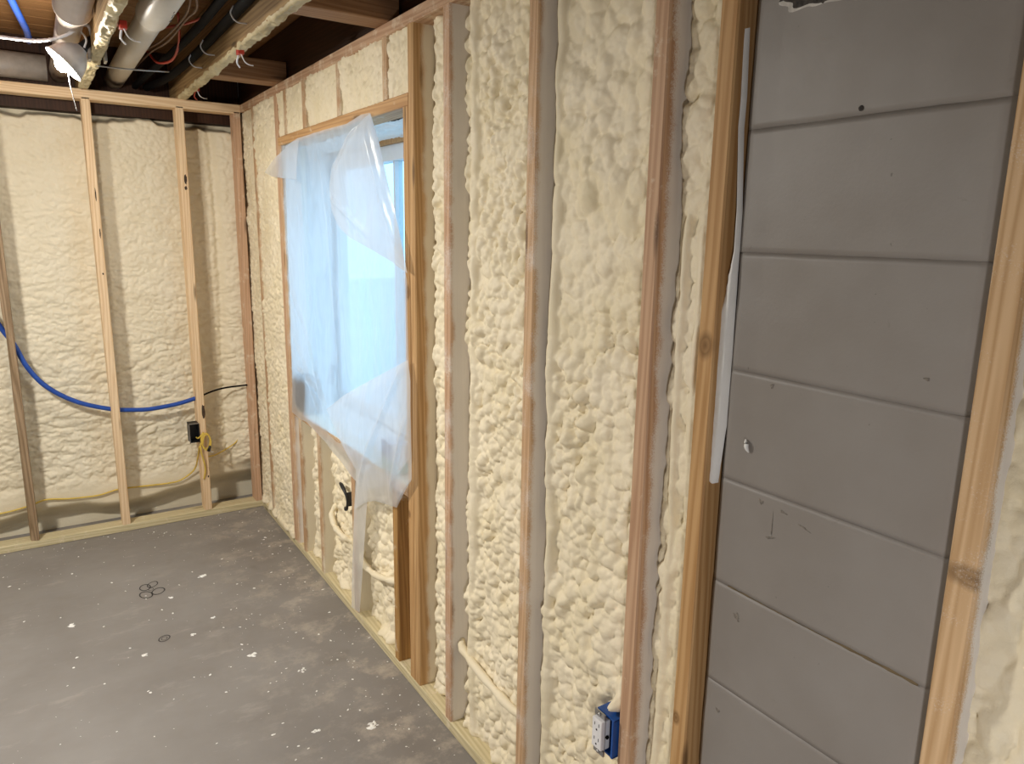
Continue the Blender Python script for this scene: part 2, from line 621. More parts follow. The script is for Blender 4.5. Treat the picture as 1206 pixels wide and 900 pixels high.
structure(box('floor', (XL - 0.2, YF - 0.2, -0.12), (0.35, YB + 0.45, 0.0), FLOOR))
structure(box('wall_left', (XL - 0.15, YF, 0), (XL, YB + 0.3, 2.46), FOAM_B))
structure(box('wall_front', (XL, YF - 0.15, 0), (0.3, YF, 2.46), CONC))
structure(box('wall_back', (XL, YB + 0.235, 0), (0.35, YB + 0.45, 2.46), CONC))

# right concrete wall, with the window opening left free
OY0, OY1, OZ0, OZ1 = 2.06, 3.60, 0.69, 1.955
bm = bmesh.new()
bm_box(bm, (WX, YF, 0), (WX + 0.21, OY0, 2.46))
bm_box(bm, (WX, OY1, 0), (WX + 0.21, YB + 0.235, 2.46))
bm_box(bm, (WX, OY0, 0), (WX + 0.21, OY1, OZ0))
bm_box(bm, (WX, OY0, OZ1), (WX + 0.21, OY1, 2.46))
wall_r = structure(bm_obj('wall_right', bm, CONC))

# block pilaster: one painted block per course, joints filled and slightly sunken
PY0, PY1, PX = 0.436, 0.838, 0.026
rs = np.random.RandomState(3)
joint_z = [-0.05, 0.150, 0.3515, 0.5525, 0.7535, 0.9535, 1.1535, 1.3515, 1.5520, 1.7480, 1.952, 2.155, 2.36]


def make_block(z0, z1, jut, tilt, damaged=False):
    ny, nz = 40, 22
    ys = np.linspace(PY0, PY1, ny)
    zs = np.linspace(z0, z1, nz)
    A, B = np.meshgrid(ys, zs)
    e = np.minimum(B - z0, z1 - B)
    ey = np.minimum(A - PY0, PY1 - A)
    x = PX + jut + tilt * (A - PY0)
    x = x + 0.0009 * smooth(fbm(A * 7, B * 3 + z0 * 9, 19, 3), -0.45, 0.35) * (1 - smooth(e + 0.0006 * fbm(A * 30, B * 30, 9, 2), 0.0002, 0.0040))
    x = x + 0.006 * (1 - smooth(ey, 0, 0.005)) ** 2
    x = x + 0.0012 * fbm(A * 14, B * 14, int(z0 * 100) + 9, 3)
    front = np.stack([x, A, B], -1)
    back = front.copy()
    back[..., 0] = WX + 0.003
    V = [front]
    # shell: wrap the sides back to the wall
    rim = [front[0], front[:, -1], front[-1][::-1], front[:, 0][::-1]]
    bm = bmesh.new()
    vs = [[bm.verts.new(front[j, i]) for i in range(ny)] for j in range(nz)]
    for j in range(nz - 1):
        for i in range(ny - 1):
            bm.faces.new((vs[j][i], vs[j + 1][i], vs[j + 1][i + 1], vs[j][i + 1]))
    loop = vs[0][:] + [vs[j][-1] for j in range(1, nz)] + vs[-1][-2::-1] + [vs[j][0] for j in range(nz - 2, 0, -1)]
    bk = [bm.verts.new((WX + 0.003, v.co.y, v.co.z)) for v in loop]
    n = len(loop)
    for k in range(n):
        bm.faces.new((loop[k], loop[(k + 1) % n], bk[(k + 1) % n], bk[k]))
    return bm_obj('concrete_block', bm, BLOCK, wall_r, smooth=True)


for k in range(len(joint_z) - 1):
    make_block(max(0.0, joint_z[k]), joint_z[k + 1], rs.uniform(-0.0003, 0.0003), rs.uniform(-0.001, 0.001))


def blob_patch(name, cy, cz, ry, rz, x, mat, parent, seed, thick=0.003, ang=0.0, n=22, rough=0.3):
    rr = np.random.RandomState(seed)
    ph = rr.rand(6) * 6.28
    verts = [(x - thick, cy, cz)]
    ring2 = []
    for k in range(n):
        w = 2 * math.pi * k / n
        q = 1 + rough * (0.5 * math.sin(3 * w + ph[0]) + 0.35 * math.sin(5 * w + ph[1]) + 0.3 * math.sin(9 * w + ph[2]))
        a, b = ry * q * math.cos(w), rz * q * math.sin(w)
        ca, sa = math.cos(ang), math.sin(ang)
        verts.append((x - thick * 0.8, cy + 0.8 * (a * ca - b * sa), cz + 0.8 * (a * sa + b * ca)))
        ring2.append((x + 0.002, cy + a * ca - b * sa, cz + a * sa + b * ca))
    verts += ring2
    faces = [(0, 1 + (k + 1) % n, 1 + k) for k in range(n)]
    faces += [(1 + k, 1 + (k + 1) % n, 1 + n + (k + 1) % n, 1 + n + k) for k in range(n)]
    return mesh_obj(name, verts, faces, mat, parent, smooth=True)


TAR = simple('dark_rough_mortar', (0.055, 0.048, 0.042), 0.9, var=0.5, scale=120, bumpy=0.6)
CHIP = simple('pale_chipped_paint', (0.55, 0.52, 0.48), 0.8, var=0.2, scale=60)
blob_patch('chipped_edge', 0.718, 1.9355, 0.074, 0.0285, PX - 0.0005, CHIP, wall_r, 5, 0.0012, -0.10, n=60, rough=0.22)
blob_patch('bare_patch', 0.713, 1.9375, 0.073, 0.0280, PX - 0.0015, TAR, wall_r, 5, 0.0015, -0.10, n=60, rough=0.22)
blob_patch('drill_hole', 0.639, 1.758, 0.0042, 0.0042, PX - 0.0012, TAR, wall_r, 2, 0.0003, rough=0.08)
SMEAR = simple('faint_dirt', (0.195, 0.17, 0.142), 0.8, var=0.3, scale=200)
for k, (cy, cz, ry, rz, an) in enumerate(((0.745, 1.135, 0.006, 0.004, 0.5), (0.700, 1.131, 0.008, 0.002, 0.2), (0.7195, 1.100, 0.0006, 0.020, 0.0), (0.722, 1.078, 0.009, 0.0018, -0.3),
                                          (0.744, 1.337, 0.003, 0.004, 0.3), (0.500, 1.392, 0.004, 0.0022, 0.2), (0.775, 0.905, 0.008, 0.006, 0.8), (0.80, 0.70, 0.005, 0.003, 0.2), (0.66, 1.118, 0.012, 0.0015, 0.3))):
    blob_patch('stain', cy, cz, ry, rz, PX - 0.0011, SMEAR, wall_r, 12 + k, 0.0002, an, rough=0.6)
# rusty line in one joint
RUST = simple('rusty_joint_stain', (0.16, 0.115, 0.06), 0.8)
p = polyline([(0.80, 0.9545), (0.70, 0.9535), (0.60, 0.9530), (0.52, 0.9535), (0.455, 0.9530)], 40)
vs, fs = [], []
for i, (yy, zz) in enumerate(p):
    w = 0.0012 + 0.0009 * math.sin(i * 1.7) + (0.0012 if i > 24 else 0)
    vs += [(PX + 0.0005, yy, zz - w), (PX - 0.0018, yy, zz), (PX + 0.0005, yy, zz + w)]
for i in range(39):
    fs += [(3 * i, 3 * i + 1, 3 * i + 4, 3 * i + 3), (3 * i + 1, 3 * i + 2, 3 * i + 5, 3 * i + 4)]
mesh_obj('joint_stain', vs, fs, RUST, wall_r)

# ceiling: subfloor boards above the joists
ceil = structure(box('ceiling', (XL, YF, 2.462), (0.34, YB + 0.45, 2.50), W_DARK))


def lumber(name, p0, length, width, depth, mat, along='z', face='x', parent=None, bow=0.0, bevel=0.003, seed=0, nseg=10):
    """Board with local x = depth, local y = width, local z = length.
    along: world axis of the length; face: axis its depth runs along."""
    rr = np.random.RandomState(seed + 100)
    b1, b2 = rr.uniform(-1, 1), rr.uniform(-1, 1)
    prof = []
    bv = bevel
    for (x, y) in ((bv, 0), (depth - bv, 0), (depth, bv), (depth, width - bv), (depth - bv, width), (bv, width), (0, width - bv), (0, bv)):
        prof.append((x, y))
    verts, faces = [], []
    n = len(prof)
    for i in range(nseg + 1):
        t = i / nseg
        dy = bow * (b1 * math.sin(math.pi * t) + 0.4 * b2 * math.sin(2 * math.pi * t))
        for x, y in prof:
            verts.append((x, y + dy, t * length))
    for i in range(nseg):
        for k in range(n):
            k2 = (k + 1) % n
            faces.append((i * n + k, i * n + k2, (i + 1) * n + k2, (i + 1) * n + k))
    faces.append(tuple(range(n))[::-1])
    faces.append(tuple(nseg * n + k for k in range(n)))
    o = mesh_obj(name, verts, faces, mat, parent)
    ax = {'x': Vector((1, 0, 0)), 'y': Vector((0, 1, 0)), 'z': Vector((0, 0, 1)), '-x': Vector((-1, 0, 0)), '-z': Vector((0, 0, -1)), '-y': Vector((0, -1, 0))}
    L, D = ax[along], ax[face]
    Wd = L.cross(D)
    m = Matrix.Identity(4)
    for i in range(3):
        m[i][0], m[i][1], m[i][2] = D[i], Wd[i], L[i]
    m.translation = p0
    o.matrix_world = m
    return o


# planks run along x
for k in range(16):
    y0 = 2.058 + 0.142 * k
    lumber('plank', (-1.6, y0 + 0.001, 2.44), 1.9, 0.139, 0.020, W_DECK, along='x', face='z', parent=None, seed=k, nseg=2).parent = ceil
    o = bpy.data.objects['plank' if k == 0 else 'plank.%03d' % k]
    # width axis of this orientation is L x D = x cross z = -y
    o.location.y += 0.139

# ------------------------------------------------------------------ studs of the right wall
# length z, depth +x : width axis = z cross x = +y
def rstud(name, y0, z0, z1, label, mat, group=None, cat='stud', w=ST, bow=0.0015, seed=0, x0=0.0, dep=SD):
    o = lumber(name, (x0, y0, z0), z1 - z0, w, dep, mat, 'z', 'x', bow=bow, seed=seed)
    return tag(o, label, cat, group)


PB, PT = ST, ZT - ST
GS = 'studs of the right wall'
rstud('wall_stud', 0.3907, 0.0, ZT, 'pale straight-grained stud at the right edge, right of the grey painted blocks', W_NEAR, GS, seed=1, bow=0.0)
rstud('wall_stud', 0.850, PB, PT, 'golden brown stud against the left edge of the grey painted blocks', W_GOLD, GS, seed=2)
rstud('wall_stud', 1.0026, PB, PT, 'reddish stud right of the blue outlet box, first left of the golden stud', W_RED, GS, seed=3)
rstud('wall_stud', 1.4047, PB, PT, 'tan stud left of the wide foam bay with the outlet', W_MID, GS, seed=4)
rstud('wall_stud', 1.814, PB, PT, 'thin reddish stud, second to the right of the plastic-covered window', W_THIN, GS, seed=5)
rstud('king_stud', 2.036, PB, PT, 'full height king stud right of the window jack stud', W_KING, GS, seed=6, bow=0.0)
rstud('jack_stud', 2.074, PB, 1.94, 'jack stud forming the right side of the plastic-covered window', W_GOLD, GS, seed=7, bow=0.0)
rstud('jack_stud', 3.402, PB, 1.94, 'jack stud forming the left side of the plastic-covered window', W_MID, GS, seed=8, bow=0.0)
rstud('king_stud', 3.440, PB, PT, 'full height king stud left of the window jack stud', W_RED, GS, seed=9, bow=0.0)
rstud('wall_stud', 3.845, PB, PT, 'mostly foamed-over stud in the far corner of the window wall', W_CRIP, GS, seed=10)
for k, (y0, lab) in enumerate(((2.222, 'rightmost short cripple stud above the window'), (2.638, 'second short cripple stud from the right above the window'),
                               (3.038, 'third short cripple stud from the right above the window'), (3.295, 'leftmost short cripple stud above the window, beside the king stud'))):
    rstud('cripple_stud', y0, 1.978, PT, lab, W_CRIP, 'cripple studs above the window', seed=20 + k)
for k, (y0, lab) in enumerate(((2.206, 'bare brown cripple stud below the window, next to the right jack stud'), (2.610, 'cripple stud below the window, behind the hanging plastic'),
                               (3.020, 'third cripple stud from the right below the window'), (3.285, 'leftmost cripple stud below the window, beside the jack stud'))):
    rstud('cripple_stud', y0, PB, 0.70, lab, W_BARE if k == 0 else W_CRIP, 'cripple studs below the window', seed=30 + k)

# plates and header: length along y (-y), depth +x : width axis = (-y) x x = +z
def ryplate(name, y0, y1, z0, h, label, mat, seed, cat, x0=0.0, dep=SD):
    o = lumber(name, (x0, y1, z0), y1 - y0, h, dep, mat, '-y', 'x', seed=seed, nseg=12)
    return tag(o, label, cat)


ryplate('top_plate', 0.846, YB, PT, ST, 'top plate along the top of the window wall, blotched with foam', W_PLATE, 40, 'wall plate')
ryplate('bottom_plate', 0.846, YB, 0.0, ST, 'bottom plate along the floor under the window wall', W_TREAT, 41, 'wall plate')
ryplate('window_header', 2.074, 3.440, 1.940, ST, 'orange wooden header above the plastic-covered window', W_HEAD, 42, 'header')
ryplate('window_sill_plate', 2.112, 3.402, 0.700, ST, 'rough wooden sill under the window, wrapped by plastic', W_CRIP, 43, 'sill')

# ------------------------------------------------------------------ back wall framing
# length z, depth +y : width axis = z cross y = -x, so place at right edge
def bstud(x0, z0, z1, label, mat, w=ST, seed=0, bow=0.002):
    o = lumber('wall_stud', (x0 + w, YB, z0), z1 - z0, w, SD, mat, 'z', 'y', bow=bow, seed=seed)
    return tag(o, label, 'stud', 'studs of the back wall')


bstud(-0.716, PB, PT, 'pale stud in the middle of the back wall, in front of the blue tube', W_PALE, seed=51)
bstud(-0.310, PB, PT, 'pale stud of the back wall carrying the black electrical box', W_PALE, seed=52)
bstud(-0.034, PB, PT, 'pinkish stud at the right end of the back wall, in the corner', W_PINK, w=0.034, seed=53, bow=0.0)

KNOT = simple('dark_knot', (0.055, 0.032, 0.018), 0.8, var=0.4, scale=120)


def knot(parent_index, x, z, rx, rz, seed):
    par = [q for q in COL.objects if q.name.startswith('wall_stud') and abs(q.location.y - YB) < 1e-4][parent_index]
    rr = np.random.RandomState(seed)
    n = 16
    vs = [(x, YB - 0.0008, z)]
    for k in range(n):
        w = 2 * math.pi * k / n
        q = 0.8 + 0.4 * rr.rand()
        vs.append((x + rx * q * math.cos(w), YB - 0.0004, z + rz * q * math.sin(w)))
    o = mesh_obj('knot', vs, [(0, 1 + k, 1 + (k + 1) % n) for k in range(n)], KNOT)
    o.parent = par
    bpy.context.view_layer.update()
    o.matrix_parent_inverse = par.matrix_world.inverted()


knot(1, -0.287, 1.815, 0.007, 0.026, 1)
knot(1, -0.288, 1.770, 0.007, 0.010, 2)
knot(0, -0.693, 1.720, 0.003, 0.030, 3)
knot(0, -0.690, 1.540, 0.0028, 0.022, 4)
knot(0, -0.694, 1.345, 0.004, 0.005, 5)
knot(1, -0.283, 0.600, 0.008, 0.040, 6)
knot(1, -0.281, 0.230, 0.004, 0.006, 7)

# leftmost stud with waney dark bark edge on its left side
nz_ = 60
vs, fs = [], []
for i in range(nz_ + 1):
    t = i / nz_
    z = PB + (PT - PB) * t
    cut = 0.012 * max(0, math.sin(t * 9 + 0.5)) + 0.004 * math.sin(t * 31) + 0.010 * (1 if 0.3 < t < 0.5 else 0) * math.sin((t - 0.3) / 0.2 * math.pi)
    wl = -0.017 - 0.004 * math.cos(t * 4)
    xr = 0.018
    vs += [(xr, 0, z), (xr - 0.010, 0, z), (wl + cut, 0.004 + cut * 0.6, z), (wl + cut * 0.3, 0.03, z), (wl, SD, z), (xr, SD, z)]
for i in range(nz_):
    for k in range(6):
        k2 = (k + 1) % 6
        fs.append((i * 6 + k, i * 6 + k2, (i + 1) * 6 + k2, (i + 1) * 6 + k))
fs += [(5, 4, 3, 2, 1, 0), tuple(nz_ * 6 + k for k in range(6))]
o = mesh_obj('wall_stud', vs, fs, W_BARK, None, False, (-1.103, YB, 0))
tag(o, 'weathered grey-brown stud with a ragged bark edge at the far left', 'stud', 'studs of the back wall')
# back plates: length x, depth +y: width axis = x cross y = +z
o = lumber('top_plate', (XL + 0.1, YB, PT - 0.008), -XL - 0.1 + 0.0, ST + 0.008, SD, W_PALE, 'x', 'y', seed=60, nseg=12)
tag(o, 'pale top plate across the top of the back wall studs', 'wall plate')
o = lumber('bottom_plate', (XL + 0.1, YB, 0), -XL - 0.1, ST, SD, W_TREAT, 'x', 'y', seed=61, nseg=12)
tag(o, 'greenish treated bottom plate on the floor under the back wall studs', 'wall plate')
for k, (x, z) in enumerate(((-0.93, 0.018), (-0.49, 0.02), (-0.32, 0.016))):
    pass


# ------------------------------------------------------------------ spray foam
GF = 'sprayed foam bays of the window wall'


def foam_bay(y0, y1, z0, z1, label, seed, base=0.045, lump=(0.010, 0.022), amp=0.8, stretch=1.0, cover=3.1,
             big=0.012, left=None, right=None, bead=None, bead_top=None, res=0.004, fine=None, mat=None, extra=None, group=GF, top_big=None, edge=0.006):
    """Lumpy foam between two studs. Columns run from y0 (photo right) to y1 (photo left).
    left = (width, depth): recess beside the left stud; bead = list of (y, half width, height)."""
    ny = max(8, int((y1 - y0) / res))
    nz = max(8, int((z1 - z0) / res))
    A, B = np.meshgrid(np.linspace(y0, y1, ny), np.linspace(z0, z1, nz))
    H = amp * bubbles(A, B, lump[0], lump[1], seed, cover, stretch)
    if top_big:
        H2 = top_big[3] * bubbles(A, B, top_big[1], top_big[2], seed + 11, 4.6, 1.05)
        m = smooth(B + 0.12 * fbm(A * 5, B * 3, seed + 3, 2), top_big[0] - 0.1, top_big[0] + 0.12)
        H = H * (1 - m) + (H2 + 0.15 * H) * m
    if fine is None:
        fine = (0.0055, 0.22)
    if fine:
        H = 1.35 * H * (0.78 + 0.5 * fbm(A * 11, B * 11, seed + 71, 2))
        H = H + fine[1] * bubbles(A, B, fine[0] * 0.6, fine[0] * 1.3, seed + 21, 2.2)
    H = H + big * fbm(A * 6, B * 5, seed + 5, 3) + 0.0012 * fbm(A * 90, B * 90, seed + 6, 2)
    X = base - H
    if left:
        wob = 0.35 + 0.65 * (0.5 + 0.5 * fbm(A * 0 + 1.5, B * 4, seed + 8, 3))
        t = smooth(y1 - A, left[0] * wob * 0.55, left[0] * wob * 1.35)
        X = X * t + (1 - t) * (left[1] + 0.0015 * fbm(A * 60, B * 60, seed, 2))
    if right:
        t = smooth(A - y0, right[0] * 0.5, right[0] * 1.3)
        X = X * t + (1 - t) * right[1]
    if z0 < 0.1:
        X = X - 0.030 * np.exp(-((B - z0) / 0.03) ** 2) * np.clip(0.35 + 1.3 * fbm(A * 14, B * 4, seed + 90, 2), 0, 1.2)
    if bead:
        for k, (by, hw, hh) in enumerate(bead):
            cy = by + 0.009 * fbm(B * 3, B * 0 + k, seed + 30 + k, 2)
            w = hw * (1 + 0.45 * fbm(B * 9, B * 0 + 5 * k, seed + 40 + k, 3))
            seg = np.abs(np.sin(B * 17 + 3 * fbm(B * 5, B * 0, seed + 44, 2))) ** 0.35
            q = ((A - cy) / w) ** 2
            bx = base + 0.004 - hh * np.sqrt(np.clip(1 - q, 0, 1)) * (0.80 + 0.20 * seg) - (0.22 * H + 0.006 * fbm(A * 10, B * 7, seed + 47, 2)) * np.clip(1 - q, 0, 1)
            if bead_top:
                bx = bx + 0.05 * smooth(B + 0.05 * fbm(A * 9, B * 6, seed + 53, 2), bead_top - 0.08, bead_top + 0.08)
            X = np.where(q < 1, np.minimum(X, bx), X)
    if extra:
        X = extra(A, B, X)
    # round the foam back where it meets wood
    e = np.minimum(A - y0, y1 - A)
    X = X + (0.006 if edge > 0.001 else 0.0) * (1 - smooth(e, 0, edge))
    X = np.clip(X, -0.012, WX - 0.002)
    V = np.stack([X, A, B], -1)
    # skirt to the wall behind
    def pad(V):
        f, l = V[:, :1].copy(), V[:, -1:].copy()
        f[..., 0] = l[..., 0] = WX - 0.001
        V = np.concatenate([f, V, l], 1)
        f, l = V[:1].copy(), V[-1:].copy()
        f[..., 0] = l[..., 0] = WX - 0.001
        return np.concatenate([f, V, l], 0)
    V = pad(V)[:, ::-1]
    o = grid_mesh('spray_foam', V, mat or FOAM)
    return tag(o, label, 'insulation', group)


# right of the near stud
foam_bay(0.0, 0.3935, 0.0, ZT, 'bright foam with long bubbles right of the pale stud at the right edge', 1, base=0.045, lump=(0.010, 0.024), stretch=1.6, amp=0.7, big=0.008, res=0.0035, edge=0.0003)
# narrow bay with rope beads
foam_bay(0.888, 1.0026, PB, PT, 'narrow foam bay of smooth vertical ropes, left of the golden stud', 2, base=0.050, lump=(0.010, 0.022), stretch=1.7, amp=0.8, big=0.008, top_big=(1.58, 0.013, 0.030, 0.62), bead_top=1.66,
         left=(0.018, 0.056), bead=[(0.962, 0.015, 0.024), (0.922, 0.016, 0.019)], res=0.003, edge=0.004)
# bay with the outlet
def over_box(A, B, X):
    return X - 0.055 * np.exp(-((A - 1.060) / 0.020) ** 2 - ((B - 0.555) / 0.018) ** 2)


foam_bay(1.0406, 1.4047, PB, PT, 'wide foam bay with broad bubbles at the top, holding the blue outlet box', 3, base=0.055, lump=(0.010, 0.025), amp=0.92, big=0.009,
         left=(0.026, 0.056), bead=[(1.368, 0.021, 0.028)], top_big=(1.42, 0.014, 0.040, 0.60), extra=over_box, res=0.0035, edge=0.005)
foam_bay(1.4427, 1.814, PB, PT, 'wide bubbly foam bay between the tan stud and the thin reddish stud', 4, base=0.048, lump=(0.010, 0.023), amp=0.98, big=0.010,
         left=(0.050, 0.064), bead=[(1.742, 0.024, 0.026)], res=0.0035, edge=0.004)
foam_bay(1.852, 2.036, PB, PT, 'foam bay just right of the window king stud', 5, base=0.050, lump=(0.010, 0.022), amp=0.85, big=0.008,
         left=(0.060, 0.068), res=0.004, edge=0.003)
foam_bay(3.472, 3.852, PB, PT, 'fine pitted foam bay left of the window', 6, base=0.012, lump=(0.008, 0.017), amp=0.8, big=0.010, res=0.005)
foam_bay(3.875, 4.20, PB, PT, 'sliver of foam filling the far corner of the window wall', 7, base=0.018, lump=(0.008, 0.016), amp=0.8, big=0.010, res=0.005)
for k, (a, b, lab) in enumerate(((2.074, 2.222, 'small foam patch above the window between king stud and rightmost cripple'), (2.260, 2.638, 'foam panel above the window, second from the right'),
                                 (2.676, 3.038, 'foam panel above the window, middle one'), (3.076, 3.295, 'foam panel above the window, left of the middle one'),
                                 (3.333, 3.440, 'narrow foam patch above the window beside the left king stud'))):
    foam_bay(a - 0.008, b + 0.008, 1.976, PT + 0.006, lab, 60 + k, base=0.0105, lump=(0.006, 0.014), amp=0.7, stretch=1.5, big=0.008, res=0.004, group='foam panels above the window', edge=0.004)
for k, (a, b, lab, base, left) in enumerate(((2.112, 2.206, 'narrow lumpy foam beside the bare cripple stud under the window', 0.088, (0.03, 0.112)),
                                       (2.244, 2.610, 'lumpy foam under the window behind the hanging plastic', 0.052, (0.05, 0.08)),
                                       (2.648, 3.020, 'lumpy foam under the window around the black bracket', 0.052, (0.05, 0.08)),
                                       (3.058, 3.285, 'foam under the window between the two left cripples', 0.050, (0.05, 0.08)), (3.323, 3.402, 'narrow foam beside the left jack stud under the window', 0.05, None))):
    foam_bay(a, b, PB, 0.70, lab, 80 + k, base=base, lump=(0.010, 0.026), amp=0.9, big=0.010, left=left, res=0.004, group='foam panels below the window', edge=0.005)


# back wall foam: one continuous wrinkled blanket behind the studs
def back_foam():
    x0, x1, z0, z1 = -1.75, 0.055, 0.0, 2.118
    res = 0.0048
    nx, nz = int((x1 - x0) / res), int((z1 - z0) / res)
    A, B = np.meshgrid(np.linspace(x0, x1, nx), np.linspace(z0, z1, nz))
    wa = A + 0.03 * fbm(A * 6, B * 6, 5, 3)
    wb = B + 0.03 * fbm(A * 6, B * 6, 15, 3)
    lowf = smooth(1.5 - B, 0.0, 0.9)
    r1 = 1 - np.abs(fbm(wa * 5, wb * 13, 25, 3)) * 2.2
    r2 = 1 - np.abs(fbm(wa * 13, wb * 26, 35, 3)) * 2.2
    H = 0.013 * fbm(A * 2.2, B * 2.2, 45, 3)
    H -= 0.010 * np.clip(r1, 0, 1) ** 3 * (0.35 + 0.65 * lowf)
    H -= 0.0055 * np.clip(r2, 0, 1) ** 2 * (0.6 + 0.4 * lowf)
    H += 0.40 * bubbles(A, B, 0.006, 0.014, 77, 2.6) + 0.25 * bubbles(A, B, 0.012, 0.028, 78, 2.2, 0.8) * (0.4 + 0.6 * lowf)
    y = YB + 0.136 - H
    # corner: foam swells towards the right wall, with a vertical groove
    c = smooth(A, -0.22, -0.02)
    y -= 0.055 * c
    y += 0.020 * np.exp(-((A + 0.135 + 0.010 * np.sin(B * 3)) / 0.020) ** 2)
    # smooth toe curving back to the wall above the floor
    toe = 1 - smooth(B + 0.035 * fbm(A * 3, A * 0, 91, 3) + 0.05 * smooth(-A, -0.1, 0.6), 0.10, 0.205)
    smooth_band = smooth(0.30 - B, 0.0, 0.10)
    y = y * (1 - smooth_band) + (YB + 0.128 + 0.006 * fbm(A * 3, B * 3, 93, 2)) * smooth_band
    y = y + toe * (YB + 0.233 - y)
    # ragged top edge
    top = 1 - smooth(z1 - B - 0.012 + 0.03 * fbm(A * 9, A * 0, 95, 3), 0.0, 0.035)
    y = y + top * (YB + 0.233 - y)
    V = np.stack([A, np.minimum(y, YB + 0.234), B], -1)
    o = grid_mesh('spray_foam', V, FOAM_B)
    return tag(o, 'wide cream foam blanket with horizontal wrinkles behind the back wall studs', 'insulation')


back_foam()


# white foam squeezed out between the golden stud and the blocks
def strip(name, L, Rr_, n, x, bulge, mat, label):
    l, r = spline([(0, *q) for q in L], n)[:, 1:], polyline([(0, *q) for q in Rr_], n)[:, 1:]
    l, r = polyline([(0, *q) for q in L], n)[:, 1:], r
    m = 7
    V = np.zeros((n, m, 3))
    zs = np.linspace(L[0][1], L[-1][1], n)
    ly = np.interp(-zs, [-q[1] for q in L], [q[0] for q in L])
    ry = np.interp(-zs, [-q[1] for q in Rr_], [q[0] for q in Rr_])
    jag = 0.0022 * fbm(zs * 45, zs * 0, 4, 3) + 0.0012 * fbm(zs * 160, zs * 0, 6, 2)
    ly = ly + jag * (np.abs(ly - ry) > 0.006)
    for j in range(m):
        t = j / (m - 1)
        V[:, j, 1] = ly * (1 - t) + ry * t
        V[:, j, 2] = zs
        wid = np.abs(ly - ry)
        V[:, j, 0] = x - np.minimum(bulge, wid * 0.5) * math.sin(math.pi * (0.08 + 0.84 * t)) ** 0.7 * (1 + 0.3 * fbm(zs * 40, zs * 0 + t * 3, 5, 2))
    V[:, 0, 0] += 0.012
    V[:, -1, 0] += 0.012
    o = grid_mesh(name, V, mat)
    return tag(o, label, 'insulation')


strip_l = [(0.8515, 1.93), (0.8480, 1.80), (0.8485, 1.754), (0.8385, 1.617), (0.8378, 1.554), (0.848, 1.482), (0.860, 1.445), (0.869, 1.421), (0.870, 1.40), (0.863, 1.361), (0.872, 1.335), (0.877, 1.32), (0.867, 1.291), (0.873, 1.21), (0.868, 1.160), (0.862, 1.148), (0.850, 1.139)]
strip_r = [(0.851, 1.93), (0.845, 1.80), (0.846, 1.753), (0.836, 1.617), (0.835, 1.547), (0.834, 1.49), (0.833, 1.373), (0.833, 1.25), (0.842, 1.139)]
strip('spray_foam', strip_l, strip_r, 240, 0.018, 0.005, FOAM_W, 'ragged white foam squeezed out between golden stud and grey blocks')

# ------------------------------------------------------------------ window in its recess
win = structure(empty('window_1', (0.30, 2.83, 0.70)))
wy0, wy1, wz0, wz1 = 2.15, 3.58, 0.70, 1.955


def wbox(name, lo, hi, mat, bevel=0.002):
    o = box(name, lo, hi, mat, None, bevel)
    o.parent = win
    o.matrix_parent_inverse = Matrix.Translation(-win.location)
    return o


wbox('buck_strip', (0.285, wy0, 1.922), (0.318, wy1, 1.952), W_GOLD)
wbox('head_frame', (0.30, wy0, 1.858), (0.355, wy1, 1.921), VINYL)
wbox('sill_frame', (0.30, wy0, 0.705), (0.355, wy1, 0.765), VINYL)
wbox('side_frame', (0.30, wy0, 0.765), (0.355, wy0 + 0.06, 1.858), VINYL)
wbox('side_frame', (0.30, wy1 - 0.03, 0.765), (0.355, wy1, 1.858), VINYL)
wbox('mullion', (0.312, 2.873, 0.765), (0.350, 2.888, 1.858), VINYL)
wbox('pane', (0.330, wy0 + 0.06, 0.765), (0.334, 2.873, 1.858), GLASS, 0)
wbox('pane', (0.330, 2.888, 0.765), (0.334, wy1 - 0.03, 1.858), GLASS, 0)

# foam lining of the recess (soffit, sides, sill)
def lining(name, P, ax, label, seed):
    pass


ny, nx = 300, 50
A, B = np.meshgrid(np.linspace(OY0, OY1, ny), np.linspace(0.09, 0.285, nx))
Z = 1.952 - 0.010 * (1 + fbm(A * 6, B * 10, 3, 3)) - 0.35 * bubbles(A, B, 0.008, 0.02, 5, 2.4)
o = grid_mesh('spray_foam', np.stack([B, A, Z], -1), FOAM_W)
tag(o, 'pale foam lining the top of the window recess behind the header', 'insulation')

A, B = np.meshgrid(np.linspace(OZ0, 1.95, 260), np.linspace(0.092, 0.285, 50))
Yl = OY1 - 0.012 * (1 + fbm(A * 6, B * 10, 13, 3)) - 0.4 * bubbles(A, B, 0.008, 0.02, 15, 2.4)
o = grid_mesh('spray_foam', np.stack([B, Yl, A], -1)[:, ::-1], FOAM_W)
tag(o, 'pale foam lining the far left side of the window recess', 'insulation')
A, B = np.meshgrid(np.linspace(OY0, OY1, 260), np.linspace(0.092, 0.285, 50))
Zl = OZ0 + 0.008 * (1 + fbm(A * 6, B * 10, 23, 3)) + 0.3 * bubbles(A, B, 0.008, 0.02, 25, 2.4)
o = grid_mesh('spray_foam', np.stack([B, A, Zl], -1)[:, ::-1], FOAM_W)
tag(o, 'pale foam lining the bottom of the window recess behind the sill', 'insulation')

# ground added outside, whitened so the window view stays sky bright
structure(box('trim_1', (0.335, 1.0, 0.50), (0.345, 4.8, 0.70), CONC))
ground = box('ground', (0.36, -6, 0.40), (14, 14, 0.60), OUT)
ground['kind'] = 'structure'
ground['label'] = 'pale ground added outside the window to match the bright sky'

